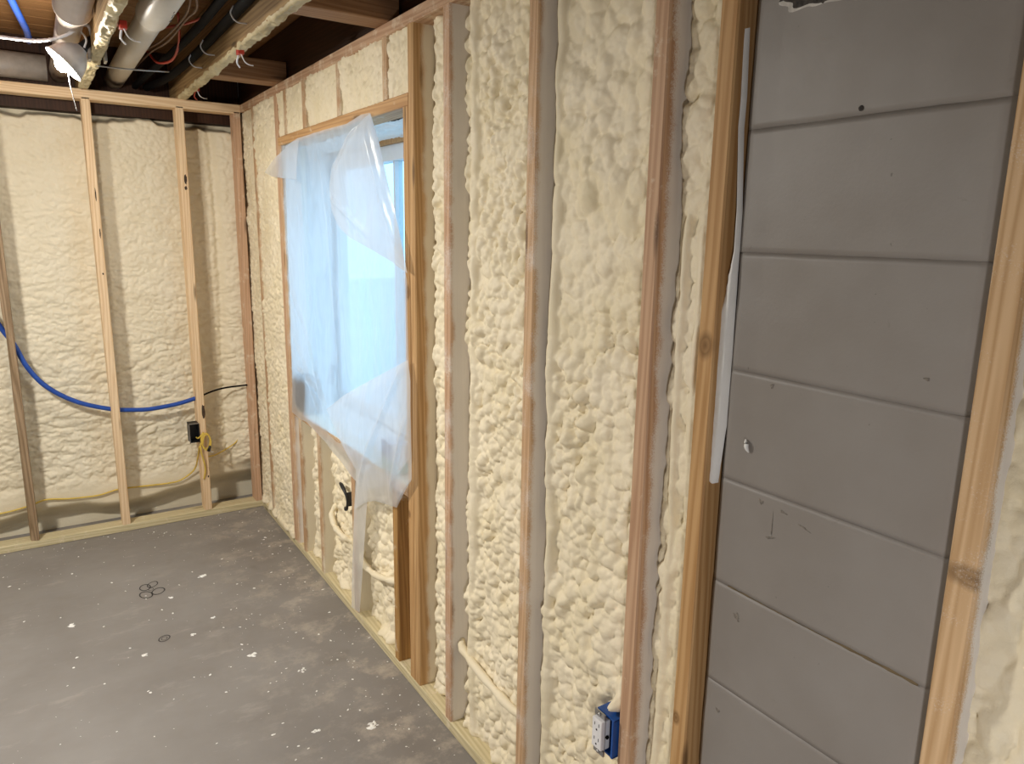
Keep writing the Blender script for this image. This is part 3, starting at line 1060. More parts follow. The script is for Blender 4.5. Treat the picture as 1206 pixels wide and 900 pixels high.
# unidentified items behind the plastic, built as plain solids
o = box('silhouette', (0.007, 3.20, 0.74), (0.085, 3.396, 0.905), simple('dark_grey_solid', (0.05, 0.055, 0.07), 0.8), None, 0.02)
tag(o, 'dark grey bundle on the window sill, seen through plastic at lower left', 'silhouette')
o = lathe('dark_piece', [(0.0, 0), (0.014, 0.0), (0.016, 0.02), (0.012, 0.06), (0.016, 0.09), (0.0, 0.095)], simple('dark_piece_solid', (0.10, 0.08, 0.10), 0.5), None, 14, (0.135, 3.25, 0.865), (0.3, 0.2, 1))
tag(o, 'small dark handle above the grey bundle behind the window plastic', 'piece')
o = empty('container', (0.036, 2.285, 0.742))
tag(o, 'blue and green container behind the plastic at lower right of window', 'container')
a = box('body', (-0.03, -0.060, -0.0), (0.03, 0.060, 0.045), simple('teal_plastic', (0.05, 0.34, 0.30), 0.4), o, 0.006)
a = box('lid', (-0.031, -0.061, 0.045), (0.031, 0.061, 0.105), simple('navy_plastic', (0.035, 0.10, 0.28), 0.4), o, 0.008)

# ------------------------------------------------------------------ plastic sheet over the window
TOP = [(3.296, 1.928), (3.113, 1.943), (2.817, 1.943), (2.549, 1.939), (2.407, 1.953), (2.341, 1.951)]
RIGHT = [(2.341, 1.951), (2.276, 1.86), (2.221, 1.752), (2.161, 1.633), (2.102, 1.504), (2.072, 1.427), (2.070, 1.296), (2.068, 1.161), (2.066, 1.023), (2.066, 0.852)]
LEFT = [(3.296, 1.928), (3.306, 1.775), (3.318, 1.574), (3.330, 1.31), (3.338, 1.076), (3.35, 0.875), (3.375, 0.722)]
BOT = [(3.375, 0.722), (3.26, 0.712), (3.159, 0.722), (2.996, 0.700), (2.90, 0.690), (2.828, 0.672), (2.72, 0.660), (2.611, 0.630), (2.482, 0.612), (2.241, 0.71), (2.066, 0.852)]


def coons(L, Rg, T, Bm, nu, nv):
    t, b = polyline(T, nu), polyline(Bm, nu)
    l, r = polyline(L, nv), polyline(Rg, nv)
    u = np.linspace(0, 1, nu)[None, :, None]
    v = np.linspace(0, 1, nv)[:, None, None]
    S = (1 - v) * t[None] + v * b[None] + (1 - u) * l[:, None] + u * r[:, None]
    S -= (1 - u) * (1 - v) * t[0] + u * (1 - v) * t[-1] + (1 - u) * v * b[0] + u * v * b[-1]
    return S


def film(name, L, Rg, T, Bm, x, mat, parent, seed, bulge=0.0, wr=0.006, nu=90, nv=120, dirv=(4, 1.2), folds=()):
    S = coons(L, Rg, T, Bm, nu, nv)
    u = np.linspace(0, 1, nu)[None, :]
    v = np.linspace(0, 1, nv)[:, None]
    env = np.clip(4 * u * (1 - u), 0, 1) ** 0.6 * np.clip(4 * v * (1 - v), 0, 1) ** 0.6
    Y, Z = S[..., 0], S[..., 1]
    ws = Y + 0.06 * fbm(Y * 3, Z * 3, seed + 7, 2)
    wrinkle = (1 - np.abs(fbm(ws * dirv[0] + Z * 1.5, Z * dirv[1], seed, 4)) * 2.4) * wr
    wrinkle += 0.18 * wr * fbm(ws * 12 - Z * 5, Z * 4, seed + 2, 2)
    X = x + bulge * env - wrinkle * (0.35 + 0.65 * env)
    for (ya, za, yb, zb, w, h) in folds:   # straight tension folds
        d = np.array([yb - ya, zb - za])
        ln = np.linalg.norm(d)
        d /= ln
        s = (Y - ya) * d[0] + (Z - za) * d[1]
        dist = (Y - ya) * -d[1] + (Z - za) * d[0]
        X -= h * np.exp(-(dist / w) ** 2) * smooth(s, -0.02, 0.05) * (1 - smooth(s, ln - 0.08, ln))
    V = np.stack([X, Y, Z], -1)
    o = grid_mesh(name, V, mat, parent)
    return o


sheet = film('plastic_sheet', LEFT, RIGHT, TOP, BOT, -0.010, SHEET, None, 11, bulge=0.035, wr=0.008,
             folds=((2.9, 1.9, 2.75, 0.8, 0.012, 0.010), (3.2, 1.75, 3.05, 0.9, 0.010, 0.008), (2.5, 1.5, 2.45, 0.95, 0.010, 0.007), (3.32, 1.3, 2.9, 0.75, 0.012, 0.012),
                    (3.33, 1.1, 3.0, 0.76, 0.010, 0.010), (3.30, 0.95, 2.95, 0.86, 0.010, 0.010)))
tag(sheet, 'crumpled clear plastic sheet stapled over the window, its top right corner loose', 'plastic sheet')
F_left = [(2.358, 1.936), (2.5, 1.888), (2.679, 1.806), (2.714, 1.733), (2.703, 1.652)]
F_bot = [(2.703, 1.652), (2.645, 1.593), (2.528, 1.549), (2.312, 1.511), (2.162, 1.481), (2.043, 1.45)]
F_right = [(2.307, 1.945), (2.243, 1.856), (2.189, 1.75), (2.129, 1.633), (2.077, 1.531), (2.043, 1.45)]
film('fold_flap', F_left, F_right, [(2.358, 1.936), (2.307, 1.945)], F_bot, -0.022, SHEET_THIN, sheet, 21, bulge=-0.02, wr=0.006, nu=50, nv=60,
     folds=((2.40, 1.93, 2.66, 1.78, 0.008, 0.012), (2.70, 1.70, 2.3, 1.55, 0.012, 0.010), (2.33, 1.90, 2.10, 1.5, 0.010, 0.008)))
film('side_flap', [(3.433, 1.891), (3.53, 1.865), (3.63, 1.836)], [(3.088, 1.933), (3.123, 1.852), (3.134, 1.777)], [(3.433, 1.891), (3.3, 1.912), (3.17, 1.934), (3.088, 1.933)],
     [(3.63, 1.836), (3.517, 1.811), (3.317, 1.793), (3.134, 1.777)], -0.014, SHEET_THIN, sheet, 31, wr=0.008, nu=40, nv=30)
B_top = [(2.846, 0.85), (2.641, 0.949), (2.419, 1.037), (2.226, 1.113), (2.058, 1.179)]
B_right = [(2.058, 1.179), (2.04, 1.113), (2.036, 1.005), (2.033, 0.866), (2.036, 0.789), (2.071, 0.754)]
B_left = [(2.846, 0.85), (2.723, 0.772), (2.597, 0.707), (2.511, 0.677), (2.535, 0.588), (2.559, 0.511)]
B_bot = [(2.559, 0.511), (2.45, 0.575), (2.35, 0.615), (2.249, 0.635), (2.156, 0.654), (2.071, 0.754)]
film('lower_flap', B_left, B_right, B_top, B_bot, -0.020, SHEET_THIN, sheet, 41, bulge=-0.012, wr=0.010, nu=60, nv=60,
     folds=((2.10, 1.15, 2.5, 0.62, 0.010, 0.012), (2.06, 1.0, 2.2, 0.66, 0.010, 0.010)))
film('hanging_tail', [(2.548, 0.692), (2.589, 0.498), (2.626, 0.267), (2.653, 0.048)], [(2.41, 0.732), (2.455, 0.544), (2.504, 0.317), (2.558, 0.067)],
     [(2.548, 0.692), (2.41, 0.732)], [(2.653, 0.048), (2.558, 0.067)], -0.012, SHEET_THIN, sheet, 51, wr=0.006, nu=16, nv=60)

# ------------------------------------------------------------------ electrical: outlet in blue box
out = empty('outlet', (0.0, 1.075, 0.49))
tag(out, 'white duplex outlet in a blue box on the reddish stud', 'outlet')


def obox(name, lo, hi, mat, bevel=0.0015, par=None):
    o = box(name, lo, hi, mat, par or out, bevel)
    return o


# local frame: origin at centre of box front; stud face is at local y = -0.0344
bm = bmesh.new()
y_s, y_e = -0.0340, 0.0230
for lo, hi in (((-0.014, y_s, -0.047), (0.055, y_s + 0.006, 0.047)), ((-0.010, y_e - 0.004, -0.047), (0.055, y_e, 0.047)),
               ((-0.012, y_s, 0.043), (0.055, y_e, 0.048)), ((-0.012, y_s, -0.048), (0.055, y_e, -0.043)), ((0.045, y_s, -0.045), (0.055, y_e, 0.045))):
    bm_box(bm, lo, hi, 0.001)
bm_obj('box', bm, BOXBLUE, out)
yk = obox('yoke', (-0.020, -0.0145, -0.052), (-0.0185, 0.0205, 0.052), STEEL, 0.0004)
for s in (-1, 1):
    obox('mounting_ear', (-0.0225, -0.014, s * 0.046 - 0.007), (-0.0195, 0.020, s * 0.046 + 0.007), STEEL, 0.001)
    lathe('screw', [(0.0, 0), (0.004, 0.0005), (0.004, 0.003), (0, 0.004)], STEEL, out, 12, (-0.0225, 0.003, s * 0.0465), (-1, 0, 0))
face = obox('receptacle_face', (-0.030, -0.0135, -0.036), (-0.004, 0.0185, 0.036), WHITE, 0.003)
for s in (-1, 1):
    obox('slot', (-0.0306, -0.0055, s * 0.018 + 0.002), (-0.0295, -0.0040, s * 0.018 + 0.010), SLOT, 0, face)
    obox('slot', (-0.0306, 0.0085, s * 0.018 + 0.002), (-0.0295, 0.0100, s * 0.018 + 0.009), SLOT, 0, face)
    lathe('slot', [(0.0, 0.0), (0.0024, 0.0), (0.0024, 0.001), (0, 0.0011)], SLOT, face, 10, (-0.0296, 0.0025, s * 0.018 - 0.007), (-1, 0, 0))
lathe('terminal_screw', [(0, 0), (0.0042, 0), (0.0042, 0.004), (0, 0.005)], CABLE, out, 12, (-0.014, -0.0135, -0.004), (0, -1, 0))

# black electrical box on the back wall stud, with a coil of yellow cable
eb = empty('electrical_box', (-0.334, YB - 0.006, 0.485))
tag(eb, 'black electrical box on the left side of a back wall stud', 'electrical box')
bm = bmesh.new()
for lo, hi in (((-0.026, 0, -0.052), (-0.0225, 0.07, 0.052)), ((0.0205, 0, -0.052), (0.024, 0.07, 0.052)), ((-0.026, 0, 0.0485), (0.024, 0.07, 0.052)),
               ((-0.026, 0, -0.052), (0.024, 0.07, -0.0485)), ((-0.026, 0.06, -0.052), (0.024, 0.07, 0.052))):
    bm_box(bm, lo, hi, 0.0008)
bm_obj('shell', bm, BLACK, eb)
RIM = simple('grey_box_rim', (0.20, 0.18, 0.16), 0.6)
bm = bmesh.new()
for lo, hi in (((-0.029, -0.003, -0.055), (-0.025, 0.002, 0.055)), ((-0.029, -0.003, 0.051), (0.0235, 0.002, 0.055))):
    bm_box(bm, lo, hi, 0.0008)
bm_obj('rim', bm, RIM, eb)

yc = empty('yellow_cable', (-0.29, YB - 0.03, 0.46))
tag(yc, 'yellow cable coiled out of the black box and draped along the back wall foam', 'cable')
P = lambda pts: [(a + 0.29, b - YB + 0.03, c - 0.46) for a, b, c in pts]
coil = []
for k in range(34):
    w = k / 33 * 2 * math.pi * 2.2 + 1.9
    coil.append((-0.287 + 0.021 * math.cos(w) + 0.006 * k / 33, YB - 0.022 - 0.012 * k / 33, 0.445 + 0.045 * math.sin(w) - 0.016 * k / 33))
tube('coil', P([(-0.325, YB + 0.02, 0.455), (-0.318, YB - 0.012, 0.458)] + coil), 0.0042, YELLOW, yc, n=150, sides=8)
tube('drop', P([(-0.310, YB - 0.012, 0.43), (-0.312, YB - 0.02, 0.38), (-0.300, YB - 0.015, 0.32), (-0.296, YB - 0.010, 0.27), (-0.305, YB - 0.004, 0.22)]), 0.0042, YELLOW, yc, n=30, sides=8)
tube('run', P([(-0.316, YB - 0.008, 0.41), (-0.320, YB + 0.05, 0.33), (-0.335, YB + 0.10, 0.25), (-0.40, YB + 0.112, 0.200), (-0.465, YB + 0.112, 0.190), (-0.60, YB + 0.112, 0.196), (-0.712, YB + 0.112, 0.200), (-0.80, YB + 0.112, 0.185),
             (-0.87, YB + 0.112, 0.186), (-0.945, YB + 0.112, 0.192), (-1.04, YB + 0.112, 0.205), (-1.12, YB + 0.112, 0.185), (-1.24, YB + 0.112, 0.170), (-1.5, YB + 0.112, 0.168)]), 0.0042, YELLOW, yc, n=90, sides=8)
tube('run', P([(-0.262, YB + 0.09, 0.315), (-0.22, YB + 0.105, 0.315), (-0.17, YB + 0.105, 0.335), (-0.11, YB + 0.095, 0.372), (-0.09, YB + 0.10, 0.40)]), 0.0038, YELLOW, yc, n=30, sides=8)
lathe('wire_nut', [(0, 0), (0.009, 0.002), (0.007, 0.03), (0, 0.034)], BLACK, yc, 12, (0.012, -0.01, -0.075), (0.3, -0.2, 1))
tube('bare_end', P([(-0.275, YB - 0.03, 0.385), (-0.262, YB - 0.035, 0.378), (-0.252, YB - 0.03, 0.372)]), 0.0022, WHITE, yc, n=8, sides=6)

o = tube('blue_tube', [(-1.22, 4.165, 1.30), (-1.136, 4.16, 1.104), (-1.088, 4.15, 1.01), (-1.050, 4.15, 0.905), (-0.981, 4.15, 0.800), (-0.863, 4.15, 0.711), (-0.717, 4.15, 0.655), (-0.60, 4.15, 0.636),
                        (-0.522, 4.15, 0.633), (-0.40, 4.15, 0.645), (-0.302, 4.15, 0.667), (-0.285, 4.15, 0.671)], 0.0115, BLUE, None, n=70, sides=14)
tag(o, 'bright blue plastic water tube sagging through the back wall studs', 'tube')
o = tube('black_cable', [(-0.285, 4.15, 0.672), (-0.244, 4.15, 0.688), (-0.19, 4.15, 0.702), (-0.131, 4.15, 0.709), (-0.034, 4.15, 0.711), (-0.01, 4.15, 0.71)], 0.0048, CABLE, None, n=30, sides=8)
tag(o, 'thin black cable continuing right of the blue tube into the corner stud', 'cable')

# foam-covered cables in the bays
for k, (pts, r, lab) in enumerate((([(0.040, 1.815, 0.315), (0.030, 1.79, 0.303), (0.024, 1.72, 0.294), (0.020, 1.60, 0.284), (0.020, 1.50, 0.278), (0.03, 1.445, 0.276)], 0.0125, 'foam-crusted cable slanting low across the wide bubbly bay'),
                              ([(0.045, 2.64, 0.31), (0.018, 2.60, 0.283), (0.012, 2.53, 0.270), (0.012, 2.44, 0.276), (0.014, 2.35, 0.298), (0.03, 2.245, 0.325)], 0.0125, 'foam-crusted cable under the window beside the bare cripple stud'),
                              ([(0.045, 2.955, 0.385), (0.018, 2.945, 0.352), (0.014, 2.905, 0.312), (0.014, 2.86, 0.302), (0.020, 2.80, 0.294), (0.045, 2.77, 0.28)], 0.0125, 'foam-crusted cable under the window below the black bracket'))):
    rr = np.random.RandomState(k + 3)
    ph = rr.rand(3) * 6
    o = tube('foam_cable', pts, r, FOAM, None, n=60, sides=14, rad=lambda t, ph=ph: 1 + 0.12 * math.sin(23 * t + ph[0]) + 0.08 * math.sin(41 * t + ph[1]))
    tag(o, lab, 'cable', 'foam-crusted cables')

# black bracket under the window
bk = empty('bracket', (0.015, 2.75, 0.49))
tag(bk, 'small black box edge poking from foam left of the hanging plastic', 'bracket')
tube('arm', [(-0.004, 0.052, 0.046), (-0.010, 0.015, 0.047), (-0.010, -0.02, 0.03), (-0.008, -0.035, 0.0), (-0.008, -0.03, -0.03), (-0.006, -0.012, -0.046), (0.0, 0.012, -0.05)], 0.0062, BLACK, bk, n=30, sides=8,
     rad=lambda t: 1.0 + 0.35 * math.sin(9 * t) * (1 if t < 0.9 else 0.5))
bm = bmesh.new()
bm_box(bm, (-0.004, -0.030, -0.030), (0.03, -0.022, 0.030), 0.002)
bm_obj('plate', bm, BLACK, bk)

# ------------------------------------------------------------------ ceiling joists, blocking, pipes
# length along -y, depth along x, width axis = (-y) x x = +z
def joist(x0, label, mat, seed, y0=YF + 0.05, y1=YB + 0.22, zb=ZT):
    o = empty('ceiling_joist', (x0 + ST / 2, 2.5, zb))
    tag(o, label, 'joist', 'ceiling joists')
    b = lumber('beam', (x0, y1, zb), y1 - y0, 0.235, ST, mat, '-y', 'x', seed=seed, nseg=8)
    b.parent = o
    b.matrix_parent_inverse = Matrix.Translation(-o.location)
    return o


def fur(name, x0, x1, y0, y1, zb, parent, mat, seed, thick=0.012):
    """ragged crust of old plaster / foam on the underside of a joist"""
    ny, nx = int((y1 - y0) / 0.006), 14
    A, B = np.meshgrid(np.linspace(x0 - 0.003, x1 + 0.003, nx), np.linspace(y0, y1, ny))
    Z = zb - 0.002 - thick * np.clip(0.35 + 0.8 * fbm(A * 40, B * 22, seed, 4), 0, 1.4)
    e = np.minimum(A - A.min(), A.max() - A)
    Z = Z + (1 - smooth(e, 0, 0.006)) * 0.010
    A = A + 0.004 * fbm(B * 25, A * 0, seed + 5, 3)
    o = grid_mesh(name, np.stack([A, B, Z], -1)[:, ::-1], mat)
    o.parent = parent
    o.matrix_parent_inverse = Matrix.Translation(-parent.location)
    return o


j1 = joist(-0.722, 'old joist at upper left with crusty underside, beside the work lamp', W_JOIST, 70)
fur('crust', -0.722, -0.684, 1.9, 4.05, ZT, j1, FOAM_D, 3, 0.020)
j2 = joist(-0.302, 'tan ceiling joist with crusted underside and hanging staples, right of the black cables', W_JOIST, 71)
fur('crust', -0.302, -0.264, 1.9, 4.05, ZT, j2, FOAM_D, 8, 0.014)
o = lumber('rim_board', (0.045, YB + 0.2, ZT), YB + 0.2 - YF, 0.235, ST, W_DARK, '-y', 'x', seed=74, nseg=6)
tag(o, 'dark rim board above the top plate of the window wall', 'board')
# added sill plate and rim board, coloured near black for the gap's shade
for nm, lo, hi, lab in (('rim_board', (XL, YB + 0.196, 2.19), (0.04, YB + 0.232, 2.455), 'rim board coloured dark as the shade in the gap above the back wall'),
                        ('sill_board', (XL, YB + 0.140, 2.112), (0.04, YB + 0.232, 2.188), 'sill board under the rim board, coloured dark as the shade over the back foam')):
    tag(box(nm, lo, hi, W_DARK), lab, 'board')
# short blocking from joist to wall: length x, depth +y, width axis z
for k, (yy, lab) in enumerate(((3.385, 'far short blocking between tan joist and window wall'), (2.205, 'near short blocking between tan joist and window wall'))):
    o = lumber('blocking', (-0.264, yy, ZT), 0.300, 0.089, 0.105, W_BLOCK, 'x', 'y', seed=80 + k, nseg=4)
    tag(o, lab, 'blocking', 'blocking above the window wall')

# drain pipes along y
def pipe(x, z, r, y0, y1, hub, mat, label, hub_y, hub_r, rim=False):
    o = empty('drain_pipe', (x, (y0 + y1) / 2, z))
    tag(o, label, 'pipe')
    L = o.location
    a = lathe('pipe', [(r * 0.9, y0), (r, y0), (r, y1), (r * 0.9, y1)], mat, o, 32, (0, -L.y, 0), (0, 1, 0))
    prof = [(r * 0.98, hub_y[0]), (hub_r, hub_y[0]), (hub_r, hub_y[1] - 0.012), (hub_r + (0.006 if rim else 0.0), hub_y[1] - 0.010), (hub_r + (0.006 if rim else 0.0), hub_y[1]), (r * 0.98, hub_y[1] + 0.004)]
    lathe('coupling', prof, mat, o, 32, (0, -L.y, 0), (0, 1, 0))
    return o


pipe(-0.783, 2.285, 0.043, 1.6, 4.285, None, PVCG, 'greyish drain pipe with ringed coupling left of the crusty joist', (1.7, 2.98), 0.053, True)
p2 = pipe(-0.552, 2.285, 0.044, 1.6, 4.285, None, PVC, 'white plastic drain pipe between the two joists', (1.7, 2.92), 0.053)
# ink marks on the coupling of the white pipe
for k, (dy, dz) in enumerate(((2.66, -0.2), (2.70, -0.15), (2.735, -0.2), (2.80, -0.25))):
    a = math.radians(-62 + 4 * k)
    o = box('ink_mark', (-0.0015, -0.010, -0.0006), (0.0015, 0.010, 0.0006), BLACK, p2)
    o.location = (0.0533 * math.cos(a), dy - p2.location.y, 0.0533 * math.sin(a))
    o.rotation_euler = (0, math.pi / 2 - a, 0.5 * (k % 2))

# sheet metal duct crossing behind
o = lathe('duct', [(0.058, -1.9), (0.058, -1.05), (0.062, -1.045), (0.062, -1.03), (0.058, -1.025), (0.058, -0.835), (0.0, -0.833)], DUCT, None, 28, (0, 4.226, 2.292), (1, 0, 0))
tag(o, 'grey metal duct lying across behind the back wall top plate', 'duct')

o = tube('blue_tube', [(-0.975, 2.7, 2.36), (-0.962, 3.1, 2.345), (-0.945, 3.28, 2.335), (-0.925, 3.45, 2.325), (-0.908, 3.62, 2.322), (-0.90, 3.85, 2.33)], 0.0125, BLUE, None, n=40, sides=12)
tag(o, 'short blue plastic tube under the ceiling boards at upper left corner', 'tube')

# black cables strapped beside the tan joist
for k, (dx, dz, r, lab) in enumerate(((0, 0, 0.017, 'thick black cable hung against the tan joist'), (-0.052, 0.022, 0.015, 'second thick black cable, left of the one against the tan joist'))):
    o = tube('black_cable', [(-0.327 + dx, 1.6, 2.295 + dz), (-0.328 + dx, 2.4, 2.285 + dz), (-0.326 + dx, 3.0, 2.28 + dz), (-0.330 + dx * 1.2, 3.5, 2.275 + dz), (-0.365 + dx * 1.3, 3.95, 2.26 + dz), (-0.42 + dx, 4.2, 2.25)], r, CABLE, None, n=50, sides=12)
    tag(o, lab, 'cable')
for k, (pts, mat, r, lab) in enumerate((
        ([(-0.47, 2.0, 2.36), (-0.463, 2.60, 2.33), (-0.430, 2.80, 2.30), (-0.420, 3.05, 2.32), (-0.44, 3.35, 2.30), (-0.45, 3.75, 2.33), (-0.47, 4.2, 2.33)], BROWNW, 0.0045, 'thin brown wire drooping under the ceiling beside the white pipe'),
        ([(-0.49, 2.0, 2.37), (-0.47, 2.58, 2.35), (-0.445, 2.86, 2.31), (-0.436, 3.10, 2.315), (-0.455, 3.4, 2.31), (-0.47, 3.8, 2.34), (-0.5, 4.2, 2.34)], BROWNW, 0.004, 'second thin brown wire twisted with the first one'),
        ([(-0.40, 2.3, 2.40), (-0.372, 2.72, 2.34), (-0.380, 2.90, 2.31), (-0.405, 3.10, 2.32), (-0.44, 3.4, 2.36)], RED, 0.005, 'red wire hanging between white pipe and black cables'),
        ([(-0.43, 3.15, 2.36), (-0.400, 3.35, 2.30), (-0.398, 3.55, 2.27), (-0.425, 3.75, 2.29), (-0.45, 3.85, 2.35)], RED, 0.005, 'short red wire loop nearer the back wall'))):
    o = tube('wire', pts, r, mat, None, n=40, sides=7)
    tag(o, lab, 'wire')
o = tube('rod', [(-0.70, 3.35, 2.175), (-0.58, 3.36, 2.178), (-0.44, 3.38, 2.19)], 0.0028, STEEL, None, n=10, sides=6)
tag(o, 'thin steel rod sticking out sideways below the white pipe', 'rod')

# staples and red wire clips on the joists
for k, (x, y, z, lab) in enumerate(((-0.322, 2.66, 2.262, 'bent white staple around the black cables, nearest one'), (-0.322, 3.17, 2.255, 'bent white staple around the black cables, middle one'), (-0.322, 3.42, 2.250, 'bent white staple around the black cables, farthest one'))):
    pts = [(x - 0.02, y + 0.01, z + 0.030), (x - 0.030, y + 0.012, z + 0.006), (x - 0.014, y + 0.008, z - 0.018), (x + 0.018, y, z - 0.022)]
    o = tube('staple', pts, 0.0024, WHITE, None, n=24, sides=7)
    tag(o, lab, 'staple', 'staples holding the black cables')
for k, (x, y, z, lab) in enumerate(((-0.668, 2.72, 2.19, 'red wire clip on the crusty joist by the white pipe'), (-0.290, 2.83, 2.186, 'red wire clip on the underside of the tan joist'), (-0.250, 3.86, 2.215, 'red clip at the far end of the tan joist'))):
    o = empty('wire_clip', (x, y, z))
    tag(o, lab, 'clip')
    bm = bmesh.new()
    bm_box(bm, (-0.011, -0.017, -0.010), (0.011, 0.017, 0.014), 0.003)
    bm_obj('body', bm, RED, o)
    tube('wire_tail', [(0.0, -0.01, -0.008), (0.012, -0.004, -0.030), (0.03, 0.012, -0.036), (0.05, 0.03, -0.034)], 0.0022, WHITE, o, n=14, sides=6)
    tube('wire_tail', [(-0.004, 0.01, -0.008), (-0.006, 0.03, -0.030), (0.010, 0.06, -0.040)], 0.0032, WHITE if k != 2 else RED, o, n=12, sides=6)

# ------------------------------------------------------------------ clamp work lamp
lamp = empty('work_lamp', (-0.80, 3.20, 2.175))
tag(lamp, 'lit clamp work lamp with aluminium reflector hanging from the crusty joist', 'lamp')
axd = Vector((-0.71, -0.02, -0.70)).normalized()          # opening direction
org = Vector((0.048, 0.02, 0.030))                         # socket end, local
prof = [(0.020, 0.0), (0.024, 0.006), (0.036, 0.016), (0.052, 0.036), (0.062, 0.060), (0.068, 0.085), (0.0705, 0.086), (0.0705, 0.089), (0.066, 0.086), (0.060, 0.060), (0.050, 0.037), (0.034, 0.018), (0.018, 0.006)]
lathe('reflector', prof, ALU, lamp, 36, org, axd)
lathe('socket', [(0.0, -0.060), (0.014, -0.058), (0.017, -0.03), (0.019, 0.0), (0.019, 0.012), (0.0, 0.012)], BLACK, lamp, 20, org, axd)
bulb = lathe('bulb', [(0.012, 0.012), (0.014, 0.030), (0.026, 0.052), (0.030, 0.080), (0.026, 0.100), (0.014, 0.112), (0.0, 0.116)], BULB, lamp, 24, org, axd)
tube('clamp', [tuple(org - axd * 0.03), (0.075, 0.03, 0.060), (0.098, 0.04, 0.040), (0.120, 0.04, 0.020)], 0.004, STEEL, lamp, n=16, sides=8)
box('clamp_jaw', (0.066, 0.01, -0.005), (0.076, 0.07, 0.060), STEEL, lamp, 0.002)
box('clamp_jaw', (0.118, 0.01, -0.005), (0.127, 0.07, 0.060), STEEL, lamp, 0.002)
tube('cord', [tuple(org - axd * 0.055), (0.065, -0.04, 0.10), (0.0, -0.05, 0.055), (-0.06, -0.02, 0.035), (-0.14, 0.0, 0.030), (-0.30, 0.0, 0.035), (-0.6, -0.02, 0.06)], 0.0058, WHITE, lamp, n=60, sides=8,
     rad=lambda t: 1 + 0.16 * math.sin(150 * t))
tube('pull_chain', [(0.0, 0.0, -0.02), (-0.003, 0.0, -0.07), (0.001, 0.0, -0.12), (0.012, 0.0, -0.19)], 0.0014, STEEL, lamp, n=60, sides=6, rad=lambda t: 0.7 + 0.6 * abs(math.sin(60 * t)))
tube('wire_hook', [(0.05, -0.02, 0.14), (0.035, -0.02, 0.10), (0.062, -0.01, 0.06), (0.055, 0.0, 0.03)], 0.0035, WHITE, lamp, n=20, sides=7)
ld = bpy.data.lights.new('bulb_light', 'POINT')
ld.energy = 14
ld.color = (1.0, 0.92, 0.80)
ld.shadow_soft_size = 0.03
lo = link(bpy.data.objects.new('bulb_light', ld), lamp)
lo.location = org + axd * 0.150

# ------------------------------------------------------------------ crumbs and marks on the floor
fl = bpy.data.objects['floor']
MARK = simple('black_marker', (0.035, 0.032, 0.03), 0.8)


def loop_mark(cx, cy, rx, ry, ang, seed):
    rr = np.random.RandomState(seed)
    n = 26
    vs, fs = [], []
    for k in range(n):
        w = 2 * math.pi * k / n
        q = 1 + 0.12 * math.sin(2 * w + rr.rand() * 0.3)
        for s in (0.88, 1.08):
            a, b = rx * q * s * math.cos(w), ry * q * s * math.sin(w)
            vs.append((cx + a * math.cos(ang) - b * math.sin(ang), cy + a * math.sin(ang) + b * math.cos(ang), 0.0008))
    for k in range(n):
        k2 = (k + 1) % n
        fs.append((2 * k, 2 * k + 1, 2 * k2 + 1, 2 * k2))
    o = mesh_obj('scuff_mark', vs, fs, MARK, fl)


for k, (cx, cy, rx, ry, a) in enumerate(((-0.700, 3.375, 0.022, 0.030, 0.3), (-0.668, 3.39, 0.020, 0.028, -0.2), (-0.705, 3.30, 0.024, 0.034, 0.6), (-0.655, 3.31, 0.026, 0.030, 0.1),
                                    (-0.680, 3.345, 0.010, 0.012, 0.1), (-0.690, 2.885, 0.020, 0.022, 0.0), (-0.690, 2.885, 0.011, 0.012, 0.4))):
    loop_mark(cx, cy, rx, ry, a, k)


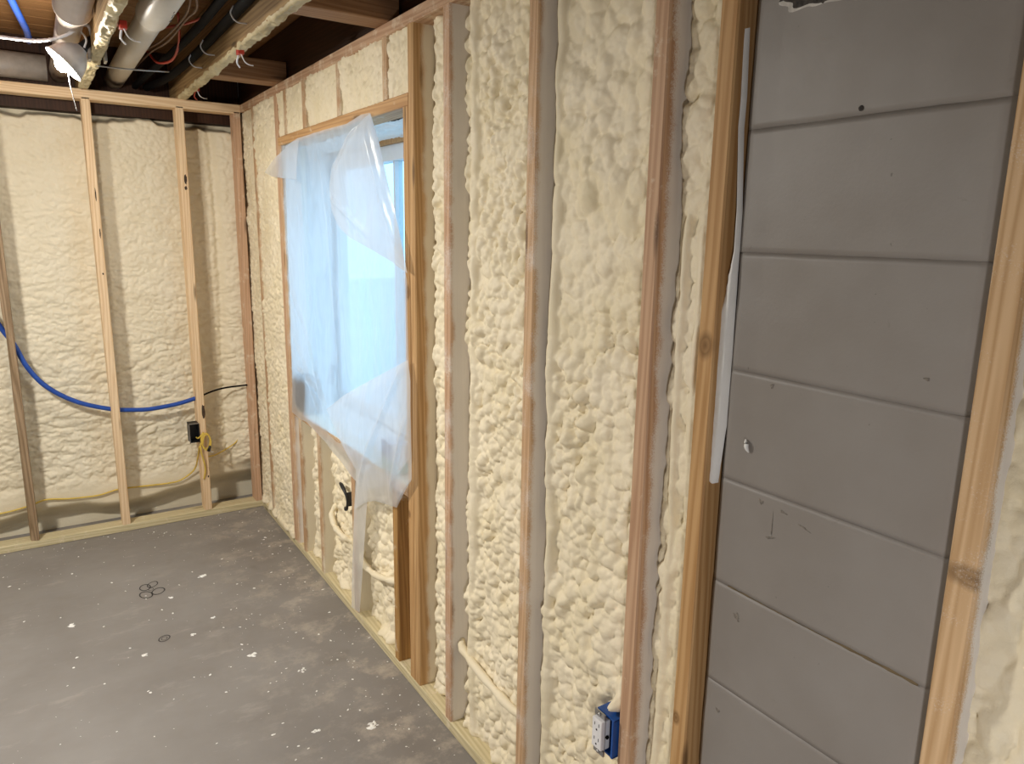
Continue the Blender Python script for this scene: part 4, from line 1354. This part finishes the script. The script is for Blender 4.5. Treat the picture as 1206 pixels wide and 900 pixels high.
def crumbs(n, seed, spots, name, mat, label):
    rr = np.random.RandomState(seed)
    vs, fs = [], []
    base = np.array([(1, 0, 0), (0.5, 0.87, 0), (-0.5, 0.87, 0), (-1, 0, 0), (-0.5, -0.87, 0), (0.5, -0.87, 0), (0.1, 0.1, 0.7)])
    def add(x, y, z, s, e):
        a = rr.rand() * 6.28
        m = np.array([[math.cos(a), -math.sin(a)], [math.sin(a), math.cos(a)]])
        b = base.copy() * (0.7 + 0.6 * rr.rand(7, 1))
        b[:, 0] *= e
        b[:, :2] = b[:, :2] @ m.T
        i0 = len(vs)
        for q in b:
            vs.append((x + q[0] * s, y + q[1] * s, z + max(0.0, q[2]) * s))
        for k in range(6):
            fs.append((i0 + k, i0 + (k + 1) % 6, i0 + 6))
    for _ in range(n):
        u = rr.rand()
        if u < 0.40:
            x, y = -abs(rr.normal(0, 0.28)) - 0.01, rr.uniform(1.3, 4.08)
        elif u < 0.55:
            x, y = rr.uniform(-1.5, -0.02), YB - abs(rr.normal(0, 0.12)) - 0.005
        else:
            x, y = rr.uniform(-1.6, 0), rr.uniform(1.3, 4.05)
        add(x, y, 0, 0.0010 + 0.0034 * rr.rand() ** 4, 1 + rr.rand())
    for (x, y, s, e) in spots:
        for k in range(9):
            add(x + rr.normal(0, s * 0.8), y + rr.normal(0, s * 0.8), 0, s * (0.3 + 0.5 * rr.rand()), e)
    o = mesh_obj(name, vs, fs, mat)
    tag(o, label, 'debris', kind='stuff')
    return o


big = [(-0.988, 3.186, 0.009, 1.8), (-0.771, 2.80, 0.007, 1.6), (-0.429, 2.589, 0.008, 1.5), (-0.46, 3.36, 0.009, 1.3), (-0.59, 2.86, 0.006, 1.2), (-0.20, 1.98, 0.009, 2.0), (-0.50, 2.95, 0.007, 1), (-0.30, 2.4, 0.007, 1), (-0.36, 2.05, 0.006, 1.2), (-0.62, 3.22, 0.006, 1.2)]
crumbs(700, 5, big, 'foam_crumbs', FOAM_W, 'white foam crumbs scattered over the grey painted floor')
# crumbs on the back bottom plate
rr = np.random.RandomState(8)

# single white fleck on the blocks
o = tube('foam_fleck', [(PX - 0.003, 0.786, 1.236), (PX - 0.006, 0.7815, 1.229), (PX - 0.006, 0.7805, 1.222), (PX - 0.003, 0.7775, 1.214)], 0.003, FOAM_W, None, n=12, sides=8, rad=lambda t: 0.35 + 1.0 * math.sin(math.pi * min(1, t * 1.05)) ** 0.7)
tag(o, 'small white curved foam fleck stuck on the grey painted blocks', 'debris')
